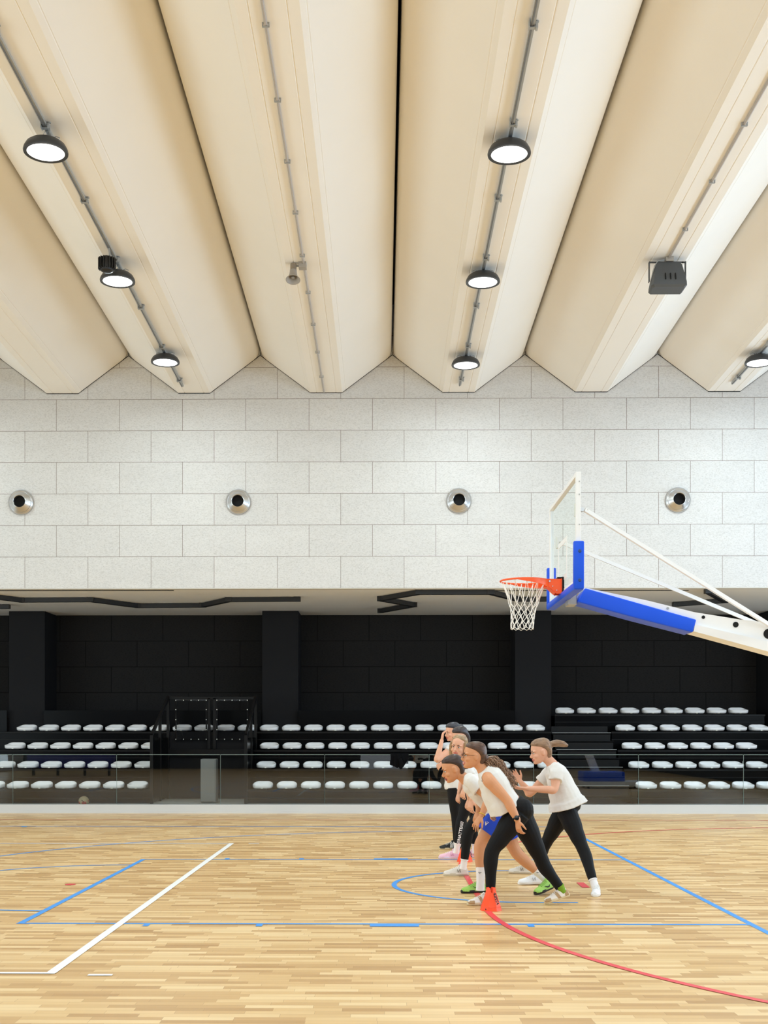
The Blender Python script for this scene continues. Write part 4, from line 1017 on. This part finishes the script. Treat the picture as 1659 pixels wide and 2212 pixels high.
# ---------------------------------------------------------------- 1: nearest player
Yn = 10.5; SD = V((0, -1, 0))                       # her near side points to the viewer
J = {}
J['head'] = Q(468, 352, Yn); J['headM'] = frame((-1, -.10, .03), (-.06, 0, 1)); J['hk'] = 1.0
J['neck'] = Q(545, 470, Yn)
pel = Q(822, 800, Yn+.01); ch = Q(640, 570, Yn)
J['front'] = V((-.8, 0, -.6)); J['spine'] = spine_of(pel, ch, J['neck'], J['front'], .0)
J['ak'] = 1.12; shn = Q(594, 556, Yn-.165); eln = Q(738, 712, Yn-.21); wrn = Q(822, 872, Yn-.24)
shf = Q(560, 520, Yn+.16); elf = Q(640, 640, Yn+.22); wrf = Q(640, 760, Yn+.16)
J['arm_n'] = (shn, eln, wrn, ((.10, 0, -.9), (.7, .45, 0), .62, .165, .06, 1))
J['arm_f'] = (shf, elf, wrf, ((-.3, 0, -1), (.5, -.5, 0), .5, .16, .1, 1))
J['leg_n'] = (Q(828, 815, Yn-.075), Q(622, 1110, Yn-.10), Q(600, 1448, Yn-.10))
J['leg_f'] = (Q(845, 835, Yn+.09), Q(1010, 1180, Yn+.12), Q(1172, 1430, Yn+.14))
side = V((0, 1, 0))
root, body = person((pel.x, pel.y, 0), 'nearest player leaning forward in white sleeveless top and black leggings, curly ponytail, glasses', SK1, J, side)
face_parts(body, J['head'], J['headM'], 1.0, True, glasses=True)
leggings(root, J, side, 0.97, rk=1.0)
sh = shirt(root, J, side, sleeve=0, name='sleeveless_top', own=([Q(728, 790, Yn), Q(700, 735, Yn), Q(668, 670, Yn), Q(638, 592, Yn), Q(598, 525, Yn), Q(550, 465, Yn)], [.180, .178, .170, .170, .168, .075], [.150, .148, .144, .136, .120, .070]))
HB = hair_mat('hair_brown', (48, 30, 22), (112, 78, 56)); 
h = B(); hair_cap(h, J['head'], J['headM']); bk_ = Q(560, 372, Yn); h.ell(bk_, (.035, .04, .04))
ho = h.build('hair', HB, body, remesh=.005, sm_it=4)
rh = random.Random(5); h = B()
core = [Q(555, 375, Yn), Q(600, 390, Yn), Q(655, 445, Yn-.01), Q(700, 510, Yn-.02), Q(750, 560, Yn-.04), Q(790, 610, Yn-.05)]
for s_i in range(170):
    a = rh.uniform(0, 2*PI); rr_ = rh.uniform(.006, .068); ph = rh.uniform(0, 6); am = rh.uniform(.003, .008); fq = rh.uniform(.7, 1.5); cs = spline(core, 8); cut = rh.randint(int(len(cs)*.72), len(cs)); pts = []
    for i, p in enumerate(cs[:cut]):
        t = i/len(cs); sp_ = rr_*min(1, .35+t*2.2)*(1 if t < .75 else 1-(t-.75)*2); w_ = am*min(1, t*4)
        pts.append(p+V((math.cos(a)*sp_*.9+w_*math.sin(ph+i*fq), math.sin(a)*sp_*1.0+w_*math.cos(ph+i*fq), math.sin(a+1.3)*sp_*.75+w_*math.sin(ph+1+i*fq*.93))))
    h.tube(pts, [.0042*(1-.45*i/len(pts)) for i in range(len(pts))], 6)
h.build('curly_ponytail', hair_mat('hair_curly', (86, 58, 42), (176, 136, 104), 90), ho, smooth=60)
h = B().tube([Q(548, 368, Yn)+V((0, .03*math.cos(a*PI/6), .03*math.sin(a*PI/6))) for a in range(12)], .007, 8, close=True).build('hair_tie', M_BLKM, ho, smooth=60)
wt = wrn.lerp(eln, .12); wd_ = (wrn-eln).normalized()
wb = B().tube([wt+(V((1, 0, 0)).cross(wd_).normalized()*math.cos(a*PI/10)+wd_.cross(V((1, 0, 0)).cross(wd_).normalized())*math.sin(a*PI/10))*.031 for a in range(20)], .008, 8, close=True)
wa = wb.build('wristwatch', M_BLKM, body, smooth=60); wa['label'] = 'black wristwatch'
B().lathe([(.021, 0), (.022, .003), (.020, .009), (.0, .010)], wt+V((0, -.030, 0)), V((.15, -1, .1)), 24).build('watch_face', mat('watch_glass', srgb(30, 32, 34), 0.12), wa, smooth=30)
B().tube([Q(530, 520, Yn-.205), Q(534, 548, Yn-.212)], .0012, 6).tube([Q(526, 550, Yn-.212), Q(534, 560, Yn-.212), Q(541, 548, Yn-.212)], .0016, 6).build('tattoo', M_INK, body)
WG = (mat('shoe_white', srgb(236, 230, 222), .5), mat('sole_cream', srgb(222, 208, 176), .6), mat('shoe_gold', srgb(178, 146, 104), .4), mat('lace_white', srgb(240, 238, 235), .8))
shoe(root, F(1063, 1953, 0.0)+V((-.012, 0, 0)), F(1009, 1956, 0.0), WG, stripes='patch', label='white and gold low sports shoe')
hl = Q(1250, 1488, Yn+.14); to = F(900+1042/3.7705, 1540+1560/3.7696, 0.0); to.y = Yn+.12
shoe(root, hl, V((to.x, to.y, .004)), WG, stripes='patch', label='white and gold low sports shoe with raised heel')
sock(root, (J['leg_f'][1], J['leg_f'][2]+V((.01, 0, -.01))), .12, mat('green_sock', srgb(120, 160, 40), .9), 'short green sock', ext=.03)
# ---------------------------------------------------------------- 2: player in blue shorts
Yn = 11.3; J = {}
J['head'] = Q(296, 457, Yn); J['headM'] = frame((-1, -.06, -.36), (-.36, 0, 1)); J['hk'] = 1.05
J['neck'] = Q(400, 545, Yn)
pel = Q(680, 800, Yn); ch = Q(500, 610, Yn)
J['front'] = V((-.6, 0, -.8)); J['spine'] = spine_of(pel, ch, J['neck'], J['front'])
shn = Q(450, 560, Yn-.16); eln = Q(585, 700, Yn-.22); wrn = Q(528, 838, Yn-.26)
J['arm_n'] = (shn, eln, wrn, ((-.55, 0, -.85), (.55, .5, -.35), .32, .175, .32, 1))
J['arm_f'] = (Q(440, 560, Yn+.16), Q(520, 690, Yn+.22), Q(500, 800, Yn+.2), ((-.3, 0, -1), (.5, .5, 0), .5, .16, .1, 1))
J['leg_n'] = (Q(680, 850, Yn-.09), Q(528, 1050, Yn-.10), Q(520, 1368, Yn-.10))
J['leg_f'] = (Q(690, 855, Yn+.09), Q(800, 1115, Yn+.10), Q(1045, 1348, Yn+.10))
root, body = person((pel.x, pel.y, 0), 'second player bending low, open mouth, white t-shirt, blue shorts and green shoes', SK1, J, side)
face_parts(body, J['head'], J['headM'], 1.05, False, mouth_open=True)
shirt(root, J, side, sleeve=.42, loose=.98, hem=.15)
b = B(); sp = J['spine']
torso(b, [sp[0], sp[0].lerp(sp[1], .6), sp[1]], [.175, .172, .155], [.135, .13, .118], side)
for s_ in ('n', 'f'):
    hp, kn, an = J['leg_'+s_]; b.tube(spline([hp+(hp-kn).normalized()*.02, hp.lerp(kn, .3), hp.lerp(kn, .66)], 5), lerp_list([.115, .12, .112], 5), 20)
bs_ = b.build('shorts', M_BSH, root, remesh=.0055, sm_it=3); bs_['label'] = 'royal blue sports shorts'
hp, kn, an = J['leg_n']
lg = B(); l0 = Q(572, 898, Yn-.222)
lg.add([l0+V(v) for v in ((-.016, 0, .020), (-.010, -.003, .012), (-.002, -.003, -.004), (.014, -.003, .010), (.020, -.003, .010), (-.012, 0, -.022), (-.016, -.003, -.02))], [(0, 1, 2, 5, 6), (2, 3, 4, 5)])
lg.ell(l0+V((.002, -.002, .012)), (.004, .003, .004)).build('logo_mark', M_SOCK, bs_)
h = B(); hair_cap(h, J['head'], J['headM'], 1.04); M3 = J['headM']; h.ell(J['head']+M3 @ V((-.128, 0, -.01)), (.036, .036, .036))
HD = hair_mat('hair_dark', (30, 20, 17), (78, 56, 46)); h.build('hair', HD, body, remesh=.005, sm_it=4)
wt = wrn.lerp(eln, .10); wd_ = (wrn-eln).normalized(); e1 = V((0, 1, 0)); e1 = (e1-wd_*e1.dot(wd_)).normalized(); e2 = wd_.cross(e1)
B().tube([wt+(e1*math.cos(a*PI/10)+e2*math.sin(a*PI/10))*.030 for a in range(20)], .0038, 8, close=True).build('bracelet', mat('yellow_band', srgb(225, 190, 60), .5), body, smooth=60)
GR = (mat('shoe_green', srgb(158, 204, 92), .55, noise_amt=.15, nscale=90), mat('sole_black', srgb(30, 28, 26), .6), mat('swoosh_black', srgb(25, 25, 25), .5), mat('lace_green', srgb(150, 190, 100), .8))
shoe(root, F(1051, 1927)+V((.0, 0, 0)), F(996, 1930), GR, swoosh=True, label='lime green sports shoe with black sole')
hl = Q(1113, 1425, Yn+.1); shoe(root, hl, F(900+962/3.7705, 1540+1484/3.7696, .003), GR, swoosh=True, label='lime green sports shoe with raised heel')
for s_, t0 in (('n', .36), ('f', .30)):
    hp, kn, an = J['leg_'+s_]; so = sock(root, (kn, an), t0, M_SOCK, 'white crew sock', r=.041)
    c0 = an.lerp(kn, .22)+V((-.004, -.042, 0)); B().tube([c0+V((-.022, 0, .008)), c0+V((-.014, -.002, -.002)), c0+V((-.004, -.002, -.001)), c0+V((.024, .004, .014))], [.0012, .0035, .003, .0008], 6).build('sock_mark', M_INK, so)
# ---------------------------------------------------------------- 3: blonde player looking at the viewer
Yn = 12.8; J = {}
J['head'] = Q(344, 277, Yn); J['headM'] = frame((-.42, -.9, -.05), (.10, -.05, 1)); J['hk'] = .98
J['neck'] = Q(385, 405, Yn)
pel = Q(610, 735, Yn); ch = Q(450, 520, Yn)
J['front'] = V((-.75, 0, -.6)); J['spine'] = spine_of(pel, ch, J['neck'], J['front'])
J['arm_n'] = (Q(410, 470, Yn-.17), Q(470, 610, Yn-.24), Q(447, 705, Yn-.28), ((-.15, 0, -1), (.6, .6, 0), .55, .18, .15, 1))
J['arm_f'] = (Q(390, 470, Yn+.15), Q(420, 600, Yn+.25), Q(430, 700, Yn+.25), ((-.3, 0, -1), (.5, .5, 0), .5, .16, .1, 1))
J['leg_n'] = (Q(600, 770, Yn-.08), Q(430, 950, Yn-.12), Q(388, 1205, Yn-.12))
J['leg_f'] = (Q(640, 780, Yn+.08), Q(735, 1000, Yn+.14), Q(885, 1200, Yn+.14))
root, body = person((pel.x, pel.y, 0), 'blonde player turning her face to the viewer, white top, black leggings, white shoes', SK2, J, side)
face_parts(body, J['head'], J['headM'], .98, False)
leggings(root, J, side, 0.96, rk=.95); shirt(root, J, side, sleeve=.3, loose=.95, hem=.2)
HBL = hair_mat('hair_blonde', (110, 84, 58), (196, 164, 122)); h = B(); hair_cap(h, J['head'], J['headM'], 1.02, back=.016); M3 = J['headM']
for s_ in (-1, 1): h.tube(spline([J['head']+M3 @ V((.02, s_*.070, .055)), J['head']+M3 @ V((.012, s_*.084, .0)), J['head']+M3 @ V((.0, s_*.082, -.07)), J['head']+M3 @ V((-.01, s_*.075, -.15))], 4), lerp_list([.02, .024, .024, .018], 4), 10)
h.build('hair', HBL, body, remesh=.005, sm_it=4)
NB = (mat('shoe_offwhite', srgb(226, 220, 212), .5), mat('sole_beige', srgb(205, 196, 178), .6), mat('shoe_grey_mark', srgb(150, 145, 140), .5), mat('lace_white', srgb(240, 238, 235), .8))
shoe(root, F(900+424/3.7705, 1540+1325/3.7696), F(900+216/3.7705, 1540+1328/3.7696), NB, stripes='N', label='white sports shoe, front foot')
shoe(root, F(900+938/3.7705, 1540+1312/3.7696), F(900+748/3.7705, 1540+1306/3.7696), NB, stripes='N', label='white sports shoe, back foot')
for s_ in 'nf': sock(root, J['leg_'+s_][1:], .06, M_SOCK)
# ---------------------------------------------------------------- 4: dark haired player behind her
Yn = 14.5; J = {}
J['head'] = Q(352, 200, Yn); J['headM'] = frame((-.75, -.6, -.25), (-.12, -.1, 1)); J['hk'] = .98
J['neck'] = Q(405, 305, Yn)
pel = Q(465, 600, Yn); ch = Q(425, 400, Yn)
J['front'] = V((-.9, 0, -.3)); J['spine'] = spine_of(pel, ch, J['neck'], J['front'])
J['arm_n'] = (Q(430, 350, Yn-.17), Q(440, 500, Yn-.24), Q(388, 610, Yn-.25), ((-.25, 0, -1), (.6, .6, 0), .5, .17, .15, 1))
J['arm_f'] = (Q(400, 350, Yn+.15), Q(380, 520, Yn+.2), Q(345, 650, Yn+.1), ((-.2, 0, -1), (.5, .5, 0), .5, .16, .1, 1))
J['leg_n'] = (Q(450, 640, Yn-.09), Q(372, 850, Yn-.12), Q(330, 1085, Yn-.12))
J['leg_f'] = (Q(480, 640, Yn+.09), Q(470, 870, Yn+.12), Q(475, 1085, Yn+.14))
root, body = person((pel.x, pel.y, 0), 'dark haired player hidden behind the blonde one, black leggings with white print, pink shoes', SK2, J, side)
face_parts(body, J['head'], J['headM'], .98, False)
lgs = leggings(root, J, side, 0.92, rk=.92); shirt(root, J, side, sleeve=.35, loose=.95, hem=.3)
HK = hair_mat('hair_black', (24, 18, 20), (62, 48, 50)); h = B(); hair_cap(h, J['head'], J['headM'], 1.04); M3 = J['headM']
h.tube(spline([J['head']+M3 @ V((-.07, -.02, .06)), J['head']+M3 @ V((-.115, -.03, -.03)), J['head']+M3 @ V((-.10, -.05, -.15)), J['head']+M3 @ V((-.08, -.06, -.25))], 4), lerp_list([.055, .062, .055, .03], 4), 14)
h.build('long_hair', HK, body, remesh=.005, sm_it=4)
PK = (mat('shoe_pink', srgb(238, 188, 204), .5, noise_amt=.08, nscale=60), mat('sole_lilac', srgb(226, 214, 232), .5), mat('shoe_pink_mark', srgb(222, 160, 184), .5), mat('lace_white', srgb(240, 238, 235), .8))
shoe(root, F(900+362/3.7705, 1540+1188/3.7696), F(900+178/3.7705, 1540+1189/3.7696), PK, stripes='N', label='pink running shoe, front foot')
shoe(root, F(900+505/3.7705, 1540+1180/3.7696), F(900+345/3.7705, 1540+1178/3.7696), PK, stripes='N', label='pink running shoe, back foot')
for s_ in 'nf': sock(root, J['leg_'+s_][1:], .10, M_SOCK)
# printed writing down the shin
hp, kn, an = J['leg_n']; a_ = an.lerp(kn, .12); b_ = an.lerp(kn, .78); xa = (b_-a_).normalized(); ya = V((0, -1, 0)).cross(xa).normalized(); za = xa.cross(ya)
Mt = Matrix((xa, ya, za)).transposed().to_4x4(); Mt.translation = (a_+b_)/2+V((.004, -.074, 0))
text_mesh('leg_print', '/////NATTE/////', .05, Mt, M_SOCK, lgs, bold=.0012)
# ---------------------------------------------------------------- 5: farthest, hand at her forehead
Yn = 15.65; J = {}
J['head'] = Q(293, 160, Yn); J['headM'] = frame((-.9, -.35, -.12), (-.1, 0, 1)); J['hk'] = .98
J['neck'] = Q(318, 262, Yn)
pel = Q(318, 565, Yn); ch = Q(312, 375, Yn)
J['front'] = V((-1, 0, 0)); J['spine'] = spine_of(pel, ch, J['neck'], J['front'])
J['arm_n'] = (Q(262, 310, Yn-.15), Q(165, 385, Yn-.26), Q(205, 225, Yn-.20), ((.15, .1, 1), (.9, .2, -.3), .5, .17, .15, 1))
J['arm_f'] = (Q(330, 310, Yn+.15), Q(300, 430, Yn+.25), Q(225, 400, Yn+.1), ((-.6, 0, -.4), (.5, .5, 0), .5, .16, .1, 1))
J['leg_n'] = (Q(305, 610, Yn-.09), Q(318, 850, Yn-.10), Q(325, 1060, Yn-.08))
J['leg_f'] = (Q(350, 610, Yn+.09), Q(370, 850, Yn+.10), Q(395, 1060, Yn+.10))
root, body = person((pel.x, pel.y, 0), 'farthest player standing upright with a hand at her forehead, black and white shoes', SK2, J, side)
face_parts(body, J['head'], J['headM'], .98, False)
leggings(root, J, side, 0.96, rk=.9); shirt(root, J, side, sleeve=.04, loose=1.0, hem=.8, name='tank_top')
h = B(); hair_cap(h, J['head'], J['headM'], 1.04); M3 = J['headM']; h.ell(J['head']+M3 @ V((-.12, 0, .05)), (.05, .05, .05))
h.build('hair', hair_mat('hair_blueblack', (26, 26, 32), (66, 66, 76)), body, remesh=.005, sm_it=4)
BS = (mat('shoe_black', srgb(26, 26, 27), .6), mat('sole_gum', srgb(214, 196, 160), .6), mat('stripe_white', srgb(240, 240, 238), .5), mat('lace_white', srgb(240, 238, 235), .8))
shoe(root, F(900+345/3.7705, 1540+1112/3.7696), F(900+219/3.7705, 1540+1116/3.7696)+V((-.06, 0, 0)), BS, stripes='bars', label='black sports shoe with white stripes, front foot')
shoe(root, F(900+420/3.7705, 1540+1106/3.7696), F(900+345/3.7705, 1540+1108/3.7696)+V((-.14, 0, 0)), BS, stripes='bars', label='black sports shoe with white stripes, back foot')
for s_ in 'nf': sock(root, J['leg_'+s_][1:], .06, M_SOCK)
# ---------------------------------------------------------------- 6: the runner
Yn = 11.75; J = {}
J['head'] = Q(1010, 318, Yn); J['headM'] = frame((-1, -.12, -.22), (-.2, 0, 1)); J['hk'] = 1.0
J['neck'] = Q(1105, 420, Yn)
pel = Q(1235, 760, Yn); ch = Q(1165, 555, Yn)
J['front'] = V((-.95, 0, -.3)); J['spine'] = spine_of(pel, ch, J['neck'], J['front'])
J['arm_n'] = (Q(1140, 475, Yn-.18), Q(1120, 625, Yn-.25), Q(905, 618, Yn-.30), ((-1, 0, .06), (0, .3, 1), .35, .175, .12, 1))
J['arm_f'] = (Q(1100, 470, Yn+.16), Q(925, 655, Yn+.22), Q(845, 560, Yn+.2), ((-.6, 0, .7), (-.2, -.6, .3), .5, .17, .12, 1))
J['leg_n'] = (Q(1220, 800, Yn-.09), Q(1345, 1085, Yn-.25), Q(1440, 1375, Yn-.45))
J['leg_f'] = (Q(1200, 800, Yn+.09), Q(1065, 1040, Yn+.2), Q(985, 1290, Yn+.30))
root, body = person((pel.x, pel.y, 0), 'runner rushing in from the right, loose white t-shirt, black leggings, white shoes', SK2, J, side)
face_parts(body, J['head'], J['headM'], 1.0, False)
leggings(root, J, side, 0.95, rk=.92); shirt(root, J, side, sleeve=.5, loose=1.3, hem=.5)
for s_ in 'nf': sock(root, J['leg_'+s_][1:], .06, M_SOCK)
h = B(); hair_cap(h, J['head'], J['headM'], 1.04); M3 = J['headM']; h.tube(spline([J['head']+M3 @ V((-.10, 0, .05)), J['head']+M3 @ V((-.17, 0, .05)), J['head']+M3 @ V((-.23, 0, .03)), J['head']+M3 @ V((-.28, .0, -.0))], 4), lerp_list([.03, .036, .032, .015], 4), 12)
h.build('hair', hair_mat('hair_lightbrown', (104, 76, 56), (172, 138, 108)), body, remesh=.005, sm_it=4)
RW = (mat('shoe_white2', srgb(238, 240, 244), .45), mat('sole_white', srgb(235, 238, 242), .5), mat('shoe_grey2', srgb(190, 195, 205), .5), mat('lace_white', srgb(240, 238, 235), .8))
hl = F(900+1480/3.7705, 1540+1400/3.7696); a_ = J['leg_n'][2]
shoe(root, V((a_.x+.05, a_.y+.07, .005)), V((a_.x-.02, a_.y-.19, .0)), RW, label='white sports shoe, trailing foot pointing to the viewer')
a_ = J['leg_f'][2]; shoe(root, V((a_.x+.07, a_.y, .01)), V((a_.x-.2, a_.y-.02, .0)), RW, stripes='N', label='white sports shoe, leading foot')
